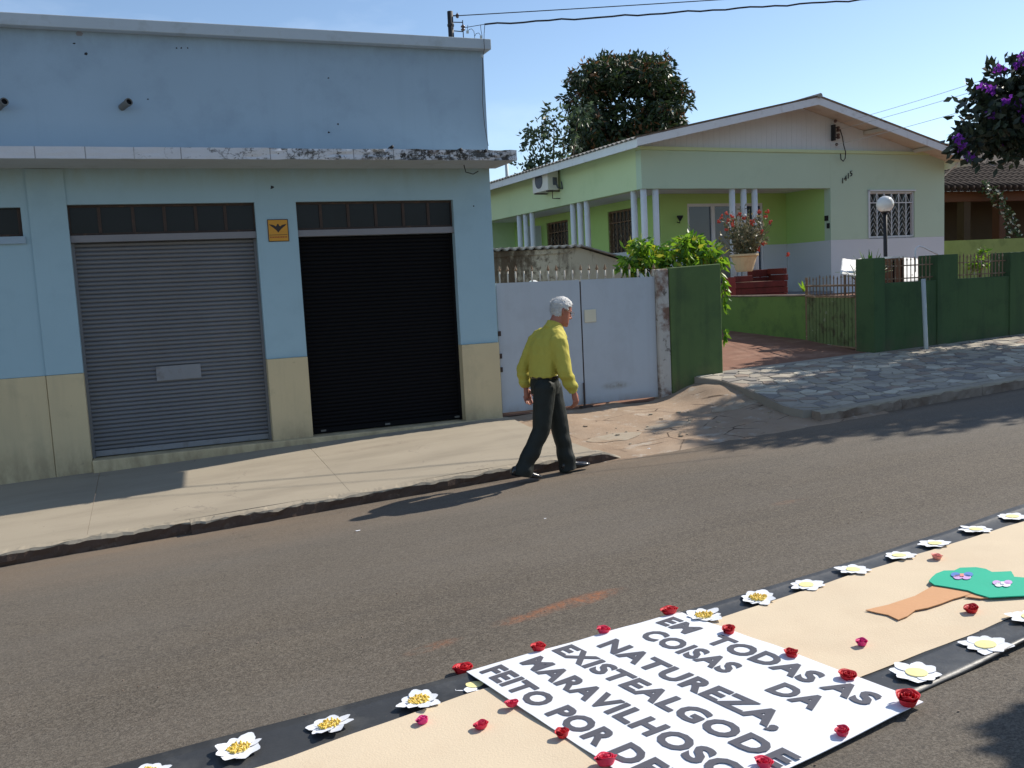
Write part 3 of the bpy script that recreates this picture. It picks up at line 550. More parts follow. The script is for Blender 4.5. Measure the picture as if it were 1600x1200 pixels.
# two drain spouts through the parapet
for k, px in enumerate((190, -3)):
    c = wp(px, 168, FY); s = build('drain_spout', MB().lathe([(.035, 0), (.035, .13), (.040, .13), (.040, .165), (.030, .165), (.030, .06)], (0, 0, 0), 14), M['pipe'], shop, smooth=False, local=True)
    s.rotation_euler = Vector((.42, -.75, .18)).to_track_quat('Z', 'Y').to_euler(); s.location = (c.x-3.98, c.y-FY-.0, c.z)
    build('mouth', MB().lathe([(.0305, .05), (.0305, .15)], (0, 0, 0), 14), M['black'], s, local=True)
# small scars and screw holes in the paint
for px, py, s in ((124, 52, .03), (116, 68, .012), (134, 84, .016), (276, 75, .010), (283, 75, .010), (293, 75, .008), (231, 155, .009), (405, 56, .014), (425, 58, .014), (425, 293, .02), (513, 122, .010), (528, 194, .012), (514, 207, .012), (740, 322, .01), (54, 327, .012)):
    c = wp(px, py, FY); pts = [(c.x+s*random.uniform(.6, 1.5)*math.cos(a), FY-.0015, c.z+s*random.uniform(.5, 1.2)*math.sin(a)) for a in (0, 1, 2, 3.1, 4, 5.2)]
    build('paint_scar', MB().extr(pts, (0, .002, 0)), M['lintel'] if s > .02 else M['iron'], shop)
# alarm company plate between the shutters
sg = thing('wall_sign', 'small orange sign with black spread-winged bird between the two shutters', 'sign', (1.424, FY, 2.25))
c0, c1 = wp(417, 343, FY), wp(452, 377, FY); x0, x1, z0, z1 = c0.x, c1.x, c1.z, c0.z; W_, H_ = x1-x0, z1-z0
build('plate', MB().box(x0, x1, FY-.008, FY-.001, z0, z1), M['orange'], sg)
build('border', MB().box(x0, x1, FY-.0095, FY-.008, z1-.008, z1).box(x0, x1, FY-.0095, FY-.008, z0, z0+.008).box(x0, x0+.008, FY-.0095, FY-.008, z0+.008, z1-.008).box(x1-.008, x1, FY-.0095, FY-.008, z0+.008, z1-.008), M['signink'], sg)
wing = [(.50, .40), (.40, .52), (.28, .62), (.16, .70), (.07, .78), (.20, .76), (.30, .74), (.38, .68), (.43, .70), (.46, .77), (.50, .80)]
bird = wing + [(1-x, z) for x, z in wing[::-1][1:-1]]
build('bird_emblem', MB().extr([(x0+x*W_, FY-.0105, z0+z*H_) for x, z in bird], (0, .0025, 0)), M['signink'], sg)
tx = MB(); xx = .08
while xx < .9: ww = random.uniform(.03, .075); tx.box(x0+xx*W_, x0+min(.93, xx+ww)*W_, FY-.0095, FY-.008, z0+.17*H_, z0+.23*H_); xx += ww+.018
build('small_print', tx, M['signred'], sg)
build('rule', MB().box(x0+.07*W_, x0+.93*W_, FY-.0095, FY-.008, z0+.29*H_, z0+.31*H_), M['signink'], sg)
# service mast on the roof with wires
b0, b1 = wp(703, 75, FY+.4), wp(703, 18, FY+.4)
mast = thing('service_mast', 'dark round service mast with insulators on the shop roof', 'mast', (b0.x, b0.y, 3.9))
build('pole', MB().tube([(b1.x, b1.y, 3.9), (b1.x, b1.y, b1.z)], .035, 14), M['iron'], mast, smooth=True)
PXM = .0081
def insul(c, s, par): return build('insulator', MB().lathe([(.2*s, -1.6*s), (.5*s, -1.2*s), (s, -1.1*s), (s, -.5*s), (.5*s, -.3*s), (.5*s, .1*s), (s, .3*s), (s, .9*s), (.4*s, 1.2*s), (.2*s, 1.9*s)], c, 12), M['porcelain'], par, smooth=True)
i1 = b1+Vector((.085, -.02, -.05)); i2 = b1+Vector((.15, -.02, -.19))
insul(i1, .019, mast); insul(i2, .026, mast)
build('bracket', MB().tube([b1+Vector((0, 0, -.05)), i1], .008, 6).tube([b1+Vector((0, 0, -.125)), i2+Vector((0, 0, .065))], .006, 6).tube([b1+Vector((0, 0, -.225)), i2+Vector((0, 0, -.045))], .006, 6).tube([i2+Vector((0, 0, .09)), i2+Vector((0, 0, -.13))], .006, 6), M['iron'], mast)
build('clamp_band', MB().tube([(b1.x, b1.y, b1.z-.15), (b1.x, b1.y, b1.z-.175)], .042, 14), M['iron'], mast)
def sag(a, b, s, n=40, wob=0): return [a.lerp(b, i/n) + Vector((0, 0, -4*s*(i/n)*(1-i/n) + wob*math.sin(i*1.9)*math.sin(i*.7))) for i in range(n+1)]
o = build('power_wire', MB().tube(sag(i1, wp(1750, -45, 8.0), .02), .006, 5), M['wire']); tag(o, 'thin upper wire running right from the roof mast', 'wire')
e2 = wp(757, 38, FY+.35)
o = build('service_cable', MB().tube([i2, i2.lerp(e2, .5), e2], .004, 5).tube(sag(e2, wp(1900, -44, 8.0), .03, 60, .012), .011, 6), M['wire']); tag(o, 'thick twisted cable running right from the lower insulator on the mast', 'cable')
def P6(x, y, Y=FY+.3): return wp(680+x/10, y/10, Y)
wd = thing('connector_leads', 'thin drooping leads with small connectors at the parapet corner', 'wire', tuple(P6(620, 640)))
build('lead', MB().tube([P6(510, 390), P6(500, 490)], .003, 5).tube([P6(505, 500), P6(530, 460), P6(570, 450), P6(605, 490), P6(615, 560), P6(617, 680)], .0035, 5).tube([P6(620, 560), P6(640, 525), P6(680, 515), P6(705, 545), P6(718, 580)], .0035, 5).tube([P6(708, 385), P6(715, 470), P6(735, 570)], .0035, 5), M['wire'], wd)
build('drop_lead', MB().tube([P6(775, 385, 10.36), P6(765, 520, 10.36), P6(762, 640, 10.36), P6(770, 760, 10.36), P6(745, 880, 10.36), P6(742, 1000, 10.42), P6(740, 1200, 10.45), wp(754, 160, 10.45), wp(757, 195, 10.45), wp(763, 228, 10.45)], .0038, 5), M['wire'], wd)
for x, y, Y in ((505, 500, FY+.3), (718, 578, FY+.3), (736, 878, 10.36)): c = P6(x, y, Y); build('connector', MB().box(c.x-.013, c.x+.013, c.y-.01, c.y+.01, c.z-.016, c.z+.016), M['galv'], wd)
# ================================================================== grey double gate and green pier
gt = thing('double_gate', 'grey sheet-metal double gate topped with cream spear pickets', 'gate', (5.16, FY, 0))
GX = (4.012, 5.165, 6.255); GZ = lambda x: lerp(1.652, 1.638, (x-4)/2.25)
for a, b in ((GX[0], GX[1]-.014), (GX[1]+.006, GX[2])):
    lf = build('gate_leaf', MB().extr([(a, FY+.05, .035), (b, FY+.05, .035), (b, FY+.05, GZ(b)), (a, FY+.05, GZ(a))], (0, .03, 0)), M['gate'], gt)
    build('frame_tube', MB().box(a, a+.03, FY+.082, FY+.112, .03, GZ(a)).box(b-.03, b, FY+.082, FY+.112, .03, GZ(a)).box(a+.03, b-.03, FY+.082, FY+.112, .8, .83), M['gatebar'], lf)
for k in range(20):
    px = 781 + (1022-781)*k/19; p = wp(px, 440, FY+.065); h = wp(px, lerp(424, 420, k/19), FY+.065).z; z0 = GZ(p.x); broken = k in (3, 5, 8, 9, 14, 15, 17, 18)
    m = MB().tube([(p.x, FY+.065, z0-.05), (p.x+random.uniform(-.003, .003), FY+.065, h)], .0105, 8)
    pk = build('picket', m, M['gatebar'], gt, smooth=True)
    if not broken: build('spear_tip', MB().lathe([(.010, 0), (.022, .018), (.018, .03), (.002, .075)], (p.x, FY+.065, h-.004), 8), M['rustbar'], pk)
build('seam_post', MB().box(GX[1]-.012, GX[1]+.004, FY+.055, FY+.085, .0, 1.62), M['rust'], gt)
build('foot_bolt', MB().tube([(GX[1]-.02, FY+.03, .0), (GX[1]-.02, FY+.03, .32)], .012, 8).box(GX[1]-.09, GX[1]+.07, FY-.03, FY+.05, -.01, .02), M['rust'], gt)
for z in (.55, .72, 1.0): build('hinge', MB().box(3.985, 4.035, FY+.03, FY+.05, z, z+.06), M['rust'], gt)
c0, c1 = wp(913, 484, FY+.04), wp(932, 503, FY+.04)
o = build('letter_plate', MB().box(c0.x, c1.x, FY+.036, FY+.049, c1.z, c0.z), M['plate'], gt, bevel=.006)
po = build('gate_post', MB().prism([(6.262, FY-.01), (6.44, FY-.01), (6.44, FY+.17), (6.262, FY+.17)], -.2, 1.735), M['oldpost'], bevel=.02)
tag(po, 'peeling white and rusty concrete post between grey gate and green pier', 'gate post')
pr = build('green_pier', MB().prism([(6.444, FY-.02), (7.25, FY-.02), (7.25, FY+.16), (6.444, FY+.16)], -.3, lambda x, y: lerp(1.745, 1.77, (x-6.44)/.8)), M['green'], bevel=.012)
tag(pr, 'tall olive green plastered pier beside the grey gate with leaves on top', 'wall')
c = wp(833, 439, 11.4); o = build('garden_globe', MB().sphere((c.x, c.y, c.z-.06), (.085, .085, .075)).tube([(c.x, c.y, c.z-.1), (c.x, c.y, .1)], .02, 8), M['globe'], smooth=True); tag(o, 'pale round lamp globe just showing over the grey gate', 'lamp')
# shed behind the gate
sh = thing('shed', 'stained low shed with corrugated roof behind the grey gate', 'shed', (5.5, 12.5, 0))
a, b, c_, = wp(750, 391, 12.5), wp(905, 384, 12.5), wp(985, 408, 12.5)
build('wall', MB().extr([(a.x, 12.5, 0), (c_.x, 12.5, 0), (c_.x, 12.5, c_.z-.03), (b.x, 12.5, b.z-.03), (a.x, 12.5, a.z-.03)], (0, 1.9, 0)), M['weathered'], sh)
rf = MB()
for xa, za, xb, zb in ((a.x, a.z, b.x, b.z), (b.x, b.z, c_.x+.05, c_.z)):
    n = int((xb-xa)/.012); v0 = len(rf.v)
    for y in (12.40, 14.5):
        for i in range(n+1):
            x = lerp(xa, xb, i/n); z = lerp(za, zb, i/n) + (.016*math.sin(x*2*math.pi/.13) if xa == a.x else .004)
            rf.v += [(x, y, z-.014), (x, y, z+.006)]
    k = 2*(n+1)
    for i in range(n): q = v0+2*i; rf.f += [(q, q+2, q+3, q+1), (q+1, q+3, q+3+k, q+1+k), (q, q+k, q+2+k, q+2)]; rf.m += [0]*3
build('roof_sheet', rf, M['asbestos'], sh)
build('eave_board', MB().extr([(a.x, 12.47, a.z-.115), (b.x-.25, 12.47, b.z-.10), (b.x-.1, 12.47, b.z-.04), (a.x, 12.47, a.z-.03)], (0, .025, 0)), M['weathered'], sh)
# ================================================================== green house
HZ, HR = 1.05, R(3)
HO_ = Vector((9.85, 17.0, 0)); HX = Vector((math.cos(HR), math.sin(HR), 0)); HY = Vector((-math.sin(HR), math.cos(HR), 0))
def hp(px, py, ly=None, lx=None):
    d = ray(px, py); t = ((HO_-CAM).dot(HY)+ly)/d.dot(HY) if ly is not None else ((HO_-CAM).dot(HX)+lx)/d.dot(HX)
    P = CAM + d*t; q = P-HO_; return Vector((q.dot(HX), q.dot(HY), P.z))
house = thing('green_house', 'pale green gabled house with corner porch and white columns', 'house', (9.85, 17.0, HZ), rz=HR)
ORIG[house.name] = (0, 0, HZ)
HB = lambda n, m, mt, par=None, **k: build(n, m, mt, par or house, **k)
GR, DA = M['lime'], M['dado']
WX0, WX1, WZ0, WZ1 = 6.42, 7.92, 2.31, 3.42
fw_ = MB().box(5.2, WX0, 0, .2, 2.3, 4.30).box(WX1, 8.95, 0, .2, 2.3, 4.30).box(WX0, WX1, 0, .2, WZ1, 4.30)
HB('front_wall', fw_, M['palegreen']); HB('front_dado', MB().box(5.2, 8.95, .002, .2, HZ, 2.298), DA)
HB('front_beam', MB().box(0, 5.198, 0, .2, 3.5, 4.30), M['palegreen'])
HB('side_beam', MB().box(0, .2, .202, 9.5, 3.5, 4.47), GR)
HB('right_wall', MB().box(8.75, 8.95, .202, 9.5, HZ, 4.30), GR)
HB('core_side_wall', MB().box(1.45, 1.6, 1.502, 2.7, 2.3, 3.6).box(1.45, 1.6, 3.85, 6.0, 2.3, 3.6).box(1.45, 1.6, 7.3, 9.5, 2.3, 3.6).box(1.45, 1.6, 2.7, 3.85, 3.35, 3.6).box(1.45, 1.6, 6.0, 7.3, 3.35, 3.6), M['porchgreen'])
HB('core_side_dado', MB().box(1.452, 1.6, 1.502, 9.5, HZ, 2.298), DA)
DX0, DX1 = 2.22, 4.47
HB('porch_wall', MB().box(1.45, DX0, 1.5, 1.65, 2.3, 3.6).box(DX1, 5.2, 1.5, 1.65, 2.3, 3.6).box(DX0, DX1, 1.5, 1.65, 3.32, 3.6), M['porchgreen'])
HB('porch_dado', MB().box(1.452, DX0, 1.502, 1.65, HZ, 2.298), DA); HB('porch_dado', MB().box(DX1, 5.2, 1.502, 1.65, HZ, 2.298), DA)
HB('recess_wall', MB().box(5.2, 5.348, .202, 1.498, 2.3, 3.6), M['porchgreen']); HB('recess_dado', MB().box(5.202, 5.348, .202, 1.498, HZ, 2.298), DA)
HB('porch_ceiling', MB().box(.202, 5.19, .202, 1.498, 3.55, 3.6).box(.202, 1.448, 1.502, 9.5, 3.55, 3.6), M['white'])
HB('porch_floor', MB().box(-.05, 5.19, -.05, 1.498, HZ-.1, HZ+.06).box(-.05, 1.448, 1.502, 9.5, HZ-.1, HZ+.06), M['lintel'])
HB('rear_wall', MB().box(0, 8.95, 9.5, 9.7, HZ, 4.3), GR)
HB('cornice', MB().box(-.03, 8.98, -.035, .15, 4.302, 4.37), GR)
colpos = [(.10, .48), (.10, .10), (.40, .10), (2.42, .10), (2.74, .10), (3.05, .10)] + [(.10, y) for y in (2.53, 2.87, 3.22, 5.47, 5.87, 6.27)]
cme = MB().tube([(0, 0, 0), (0, 0, 3.5-HZ-.06)], .068, 14).mesh('column', smooth=True); cme.materials.append(M['white'])
for x, y in colpos:
    o = bpy.data.objects.new('column', cme); COL.objects.link(o); o.parent = house; o.location = (x, y, .06)
# windows with grilles
def hwindow(name, plane, a, b, z0, z1, at, fm, gm):
    P = (lambda u, v, z: (u, at+v, z)) if plane == 'y' else (lambda u, v, z: (at+v, u, z))
    def bx(m, u0, u1, v0, v1, za, zb):
        p, q = P(u0, v0, za), P(u1, v1, zb); return m.box(min(p[0], q[0]), max(p[0], q[0]), min(p[1], q[1]), max(p[1], q[1]), za, zb)
    m = MB(); bx(m, a, b, .06, .12, z1-.05, z1); bx(m, a, b, .06, .12, z0, z0+.05); bx(m, a, a+.05, .06, .12, z0+.05, z1-.05); bx(m, b-.05, b, .06, .12, z0+.05, z1-.05)
    wn = HB(name, m, fm)
    bx2 = MB(); bx(bx2, a+.05, b-.05, .095, .105, z0+.05, z1-.05); HB('pane', bx2, M['glass'], wn)
    bk = MB(); bx(bk, a-.1, b+.1, .35, .36, z0-.2, z1+.1); HB('curtain', bk, M['curtain'], wn)
    zt = z0+(z1-z0)*.76; gr = MB(); bx(gr, a+.02, b-.02, .022, .032, zt-.012, zt+.012); bx(gr, a+.02, b-.02, .022, .032, z0+.02, z0+.04); bx(gr, a+.02, b-.02, .022, .032, z1-.04, z1-.02)
    HB('grille_rail', gr, gm, wn)
    n = 6
    for i in range(n+1):
        u = lerp(a+.03, b-.03, i/n); g1 = MB(); bx(g1, u-.012, u+.012, .018, .030, z0+.02, z1-.02); HB('grille_bar', g1, gm, wn)
    dg = MB(); uw = (b-a-.06)/n
    for i in range(n):
        u = a+.03+i*uw; zz = z0+.05
        while zz+.18 < zt:
            for s in (0, 1): dg.tube([P(u+(uw if s else 0)*.96+.004, .026, zz), P(u+uw*.5, .026, zz+.17)], .0055, 4)
            zz += .135
        for s in (0, 1): dg.tube([P(u+uw*.5, .026, zt), P(u+(uw if s else 0), .026, z1-.03)], .0055, 4)
    HB('grille_scroll', dg, gm, wn)
    return wn
hwindow('front_window', 'y', WX0, WX1, WZ0, WZ1, 0, M['white'], M['gable'])
HB('window_jamb', MB().box(WX0-.05, WX0, -.03, .05, WZ0, WZ1+.04).box(WX0-.05, WX1+.02, -.03, .03, WZ1+.002, WZ1+.04), M['dado'])
hwindow('side_window', 'x', 2.7, 3.85, 2.1, 3.35, 1.45, M['brown'], M['rustbar'])
hwindow('side_window', 'x', 6.0, 7.3, 2.1, 3.35, 1.45, M['brown'], M['rustbar'])
dr = HB('sliding_door', MB().box(DX0, DX1, 1.52, 1.60, 3.25, 3.32).box(DX0, DX0+.06, 1.52, 1.6, HZ+.06, 3.25).box(DX1-.06, DX1, 1.52, 1.6, HZ+.06, 3.25), M['white'])
for i in range(1, 3): x = lerp(DX0, DX1, i/3); HB('door_stile', MB().box(x-.05, x+.05, 1.51, 1.59, HZ+.06, 3.25), M['white'], dr)
for i in range(3): a, b = lerp(DX0, DX1, i/3), lerp(DX0, DX1, (i+1)/3); HB('pane', MB().box(a+.05, b-.05, 1.55, 1.56, HZ+.06, 3.25), M['glassblue'], dr)
HB('porch_room', MB().box(DX0-.2, DX1+.2, 1.9, 1.92, HZ, 3.4), M['curtain'])
HB('rear_panel', MB().box(.9, 1.40, 7.55, 7.62, HZ, 3.3), M['dado'])
c = hp(1058, 347, ly=1.5); wl = HB('wall_lamp', MB().tube([(c.x, 1.5, c.z), (c.x, 1.40, c.z-.03), (c.x, 1.38, c.z+.05)], .012, 6).lathe([(.02, 0), (.07, .09), (.075, .12)], (c.x, 1.38, c.z+.02), 10), M['iron'])
c = hp(1292, 341, lx=5.2); HB('meter_box', MB().box(5.17, 5.2, c.y-.05, c.y+.05, c.z-.06, c.z+.06).box(5.17, 5.2, c.y-.09, c.y-.02, c.z-.24, c.z-.12), M['iron'])
# roof
PK = (4.22, 5.385); EL, ER = (-.53, 4.41), (9.2, 4.15); Y0, Y1 = -.70, 9.9
def rz(x): return lerp(EL[1], PK[1], (x-EL[0])/(PK[0]-EL[0])) if x < PK[0] else lerp(PK[1], ER[1], (x-PK[0])/(ER[0]-PK[0]))
for a, b in ((EL, PK), (PK, ER)):
    m = MB(); n = int((Y1-Y0)/.045); a2 = (a[0]-.05, rz(a[0])-.01) if a is EL else a; b2 = (b[0]+.05, rz(b[0])-.01) if b is ER else b
    for i in range(n+1):
        y = lerp(Y0-.02, Y1, i/n); d = .02*math.cos(y*2*math.pi/.18)
        m.v += [(a2[0], y, a2[1]+.03+d), (b2[0], y, b2[1]+.03+d), (a2[0], y, a2[1]+.015+d), (b2[0], y, b2[1]+.015+d)]
    for i in range(n): q = 4*i; m.f += [(q, q+1, q+5, q+4), (q+2, q+6, q+7, q+3), (q, q+4, q+6, q+2), (q+1, q+3, q+7, q+5)]; m.m += [0]*4
    HB('roof_slope', m, M['asbestos'])
    HB('barge_board', MB().extr([(a[0], Y0, rz(a[0])-.15), (b[0], Y0, rz(b[0])-.15), (b[0], Y0, rz(b[0])+.01), (a[0], Y0, rz(a[0])+.01)], (0, .03, 0)), M['fasciaw'])
    HB('soffit', MB().extr([(a[0]+.03, Y0+.032, rz(a[0])-.035 + (.005 if a is EL else 0)), (b[0]-.03, Y0+.032, rz(b[0])-.035), (b[0]-.03, Y0+.032, rz(b[0])-.02), (a[0]+.03, Y0+.032, rz(a[0])-.02)], (0, Y1-Y0-.1, 0)), M['soffit'])
HB('ridge_cap', MB().tube([(PK[0], Y0-.06, PK[1]+.035), (PK[0], Y1, PK[1]+.035)], .055, 8), M['asbestos'])
HB('eave_board', MB().box(EL[0], EL[0]+.03, Y0+.032, Y1, EL[1]-.17, EL[1]-.005), M['fasciaw'])
HB('eave_board', MB().box(ER[0]-.03, ER[0], Y0+.032, Y1, ER[1]-.17, ER[1]-.005), M['fasciaw'])
for x in (.9, 2.6, 6.3, 7.9): HB('purlin', MB().box(x-.035, x+.035, Y0+.04, .3, rz(x)-.13, rz(x)-.045), M['soffit'])
x = .02
while x < 8.9:
    x1 = min(x+.145, 8.93); m = MB(); ya = .02 + random.uniform(-.0015, .0015)
    pts = [(x, ya, 4.372), (x1-.003, ya, 4.372), (x1-.003, ya, max(4.374, rz(x1)-.037)), (x, ya, max(4.374, rz(x)-.037))]
    if x < PK[0] < x1: pts.insert(3, (PK[0], ya, PK[1]-.037))
    if pts[2][2] > 4.38 or pts[-1][2] > 4.38: HB('gable_board', m.extr(pts, (0, .02, 0)), M['gable'])
    x = x1
HB('gable_back', MB().extr([(.3, .06, 4.372), (8.6, .06, 4.372), (8.6, .06, rz(8.6)-.04), (PK[0], .06, PK[1]-.04), (.3, .06, rz(.3)-.04)], (0, .02, 0)), M['soffit'])
# house number
def text_mesh(body, size, offset=0., shear=0., extrude=.001, space=1.):
    cu = bpy.data.curves.new('t', 'FONT'); cu.body = body; cu.size = size; cu.offset = offset; cu.shear = shear; cu.extrude = extrude; cu.space_character = space; cu.resolution_u = 3
    ob = bpy.data.objects.new('t', cu); COL.objects.link(ob); dg = bpy.context.evaluated_depsgraph_get()
    me = bpy.data.meshes.new_from_object(ob.evaluated_get(dg)); bpy.data.objects.remove(ob); bpy.data.curves.remove(cu); return me
c = hp(1314, 283, ly=0)
for i, ch in enumerate('1415'):
    me = text_mesh(ch, .175, 0, .25, .006); o = link('numeral', me, M['iron'], house); o.rotation_euler = (R(90), R(-14), 0); o.location = (c.x+.09*i, -.012, c.z-.06+.055*i-HZ)
# small floodlight and cable rack on the gable
c = hp(1300, 208, ly=0); rk = HB('insulator_rack', MB().box(c.x-.02, c.x+.02, -.10, .01, c.z-.18, c.z+.18).box(c.x-.02, c.x+.12, -.09, -.07, c.z+.10, c.z+.12).box(c.x-.02, c.x+.12, -.09, -.07, c.z-.12, c.z-.10), M['iron'])
for dz in (.08, -.08): HB('insulator', MB().lathe([(.03, -.06), (.045, -.04), (.03, 0), (.045, .04), (.03, .06)], (c.x+.11, -.08, c.z+dz), 10), M['porcelain'], rk)
HB('insulator', MB().sphere((c.x+.03, -.08, c.z+.26), .04), M['porcelain'], rk); HB('insulator', MB().sphere((c.x+.06, -.08, c.z-.27), .035), M['porcelain'], rk)
q = lambda x, y: hp(1280+x/8, 180+y/8, ly=-.09)
HB('cable_loop', MB().tube([q(260, 175), q(290, 270), q(305, 370), q(330, 460), q(325, 540), q(300, 575), q(272, 550), q(265, 480)], .012, 6), M['wire'], rk)
hw = lambda v: HO_ + HX*v.x + HY*v.y + Vector((0, 0, v.z))
for k, (sx, sy, ex_, ey_) in enumerate(((262, 98, 1720, 62), (270, 172, 1720, 78), (190, 375, 1720, 108))):
    o = build('service_wire', MB().tube(sag(hw(q(sx, sy)), wp(ex_, ey_, 9.5), .05), .0045, 5), M['galv']); tag(o, ('topmost of three thin wires leaving the gable rack', 'middle of three thin wires leaving the gable rack', 'lowest of three thin wires leaving the gable rack')[k], 'wire', 'wires to the green house')
# stay rod under the right eave
HB('eave_strut', MB().tube([(8.97, .1, 3.75), (9.17, -.2, 4.08)], .018, 6), M['white'])
# air conditioner on the side beam
ac = thing('air_conditioner', 'cream air conditioner outdoor unit bolted to the green side beam', 'air conditioner', tuple(hw(Vector((-.2, 4.0, 3.88)))), rz=HR)
build('casing', MB().box(-.17, .13, -.42, .42, 0, .55), M['ac'], ac, bevel=.015, local=True)
build('fan_grille', MB().lathe([(.20, 0), (.20, .012), (.05, .018)], (0, 0, 0), 20), M['acfan'], ac, local=True)
f = ac.children[-1]; f.rotation_euler = (0, R(-90), 0); f.location = (-.172, .05, .28)
build('valve_cover', MB().box(-.03, .07, -.46, -.421, .12, .3).tube([(.02, -.46, .2), (.05, -.52, .05), (.18, -.5, .02), (.2, -.45, .2)], .02, 8), M['acfan'], ac, local=True)
build('bracket', MB().box(-.17, .19, -.34, -.31, -.03, -.002).box(-.17, .19, .31, .34, -.03, -.002).tube([(-.02, -.36, -.0), (-.02, -.36, -.2), (.18, -.36, -.2)], .012, 6), M['rust'], ac, local=True)
# thin pipe standing above the eave by the shop canopy
a = wp(791, 250, 25.5); o = build('vent_pipe', MB().tube([(a.x, 25.5, 4.0), (a.x, 25.5, a.z)], .05, 10), M['galv'], smooth=True); tag(o, 'short grey pipe rising behind the canopy tip against the sky', 'pipe')
# ================================================================== boundary walls of the green house
lw = build('low_wall', MB().prism([(10.30, 12.47), (10.44, 12.47), (10.44, 16.75), (10.30, 16.75)], .1, 1.19), M['midgreen'], bevel=.01); tag(lw, 'low mossy green retaining wall beside the driveway', 'wall')
build('coping', MB().box(10.285, 10.46, 12.46, 16.76, 1.192, 1.215), M['kerb'], lw)
pg = thing('pedestrian_gate', 'worn green slatted gate with rusty picket top', 'gate', (10.0, 10.92, .36))
A_, B_ = Vector((10.0, 10.94, 0)), Vector((10.31, 12.44, 0)); n_ = 14
ud = (B_-A_).normalized(); nd = Vector((ud.y, -ud.x, 0))
for i in range(n_):
    a, b = A_.lerp(B_, (i+.08)/n_), A_.lerp(B_, (i+.92)/n_); mth = (a+b)/2 - nd*-.02; m = MB()
    m.prism([(a.x, a.y), (mth.x+nd.x*.0, mth.y), (b.x, b.y), (b.x-nd.x*.012, b.y-nd.y*.012), (a.x-nd.x*.012, a.y-nd.y*.012)], .40, 1.17)
    build('slat', m, M['gategreen'], pg)
for i in range(15):
    p = A_.lerp(B_, i/14); h = 1.47 + random.uniform(-.02, .02); build('picket', MB().tube([(p.x, p.y, 1.17), (p.x, p.y, h)], .0085, 6).tube([(p.x, p.y, h), (p.x, p.y, h+.05)], [.016, .002], 6), M['rustbar'], pg)
for z in (.40, 1.19, 1.36): build('rail', MB().tube([A_+Vector((0, 0, z))-nd*.02, B_+Vector((0, 0, z))-nd*.02], .016, 6), M['rustbar'], pg)
for p in (A_, B_): build('stile', MB().tube([p+Vector((0, 0, .36)), p+Vector((0, 0, 1.5))], .024, 8), M['rustbar'], pg)
build('bolt', MB().tube([A_+nd*.05+ud*.25+Vector((0, 0, 1.19)), A_+nd*.05-ud*.06+Vector((0, 0, 1.19))], .022, 8), M['rust'], pg)
build('drop_bar', MB().tube([A_+nd*.03+ud*.18+Vector((0, 0, .45)), A_+nd*.03+ud*.18+Vector((0, 0, .98))], .018, 8), M['oldpost'], pg)
dw = thing('boundary_wall', 'dark green low boundary wall with square piers along the mosaic pavement', 'wall', (11, FY, .3))
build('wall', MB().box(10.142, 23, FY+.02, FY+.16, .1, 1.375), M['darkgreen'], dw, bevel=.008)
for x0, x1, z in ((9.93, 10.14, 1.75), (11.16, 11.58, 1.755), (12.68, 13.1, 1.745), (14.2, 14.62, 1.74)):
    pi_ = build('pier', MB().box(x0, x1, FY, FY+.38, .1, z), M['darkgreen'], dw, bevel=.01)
for k, (x0, x1) in enumerate(((10.145, 11.155), (11.585, 12.675), (13.105, 14.195))):
    rl = thing('picket_railing', ('rusty picket railing on the dark wall nearest the gate pier', 'picket railing on the dark wall between the second and third piers', 'picket railing on the dark wall at the right end')[k], 'railing', ((x0+x1)/2, FY+.1, 1.375), 'railings on the dark green wall')
    for z in (1.42, 1.61): build('rail', MB().box(x0, x1, FY+.085, FY+.10, z, z+.018), M['rustbar'], rl)
    n = int((x1-x0)/.075)
    for i in range(n): x = x0+.04+i*.075; h = 1.70+random.uniform(-.015, .015); build('picket', MB().tube([(x, FY+.078, 1.376), (x, FY+.078, h)], .0075, 6).tube([(x, FY+.078, h), (x, FY+.078, h+.05)], [.015, .002], 6), M['rustbar'], rl)
b = zp(1447, 545, .37); t_ = wp(1441, 436, b.y); o = build('pavement_post', MB().tube([b+Vector((0, 0, -.2)), b, (t_.x+.02, b.y, t_.z)], .032, 12), M['galv'], smooth=True); tag(o, 'plain pale grey metal post in front of the dark green wall', 'post')
# things in the yard
gl = thing('globe_lamp', 'white globe lamp on a dark pole in the yard', 'lamp', (11.88, 12.3, 1.05))
build('pole', MB().tube([(11.89, 12.3, 1.05), (11.88, 12.3, 2.56)], .034, 12), M['iron'], gl, smooth=True); build('globe', MB().sphere((11.88, 12.3, 2.68), (.145, .145, .14), 24, 16), M['globe'], gl, smooth=True); build('collar', MB().lathe([(.06, 0), (.075, .02), (.05, .03)], (11.88, 12.3, 2.535), 16), M['iron'], gl)
cv = thing('sheet_cover', 'creased white sheet spread over a low frame behind the dark wall', 'cover', (11.4, 12.3, 1.05))
for nm, q4 in (('panel', ((1313, 428), (1349, 432), (1346, 405), (1316, 404))), ('panel', ((1383, 440), (1470, 440), (1448, 403), (1383, 404)))):
    a, b, c, d = [wp(*p, Y) for p, Y in zip(q4, (12.0, 12.0, 12.9, 12.9))]; m = MB(); N = 12
    for j in range(N+1):
        for i in range(N+1):
            p = a.lerp(b, i/N).lerp(d.lerp(c, i/N), j/N); m.v.append((p.x, p.y, p.z + .035*noise.noise((p.x*4, p.y*4, 1)) + .015*noise.noise((p.x*11, p.y*9, 3))))
    m.f = [(j*(N+1)+i, j*(N+1)+i+1, (j+1)*(N+1)+i+1, (j+1)*(N+1)+i) for j in range(N) for i in range(N)]; m.m = [0]*len(m.f)
    o = build(nm, m, M['tarp'], cv, smooth=True); s = o.modifiers.new('solid', 'SOLIDIFY'); s.thickness = .012
fm = MB()
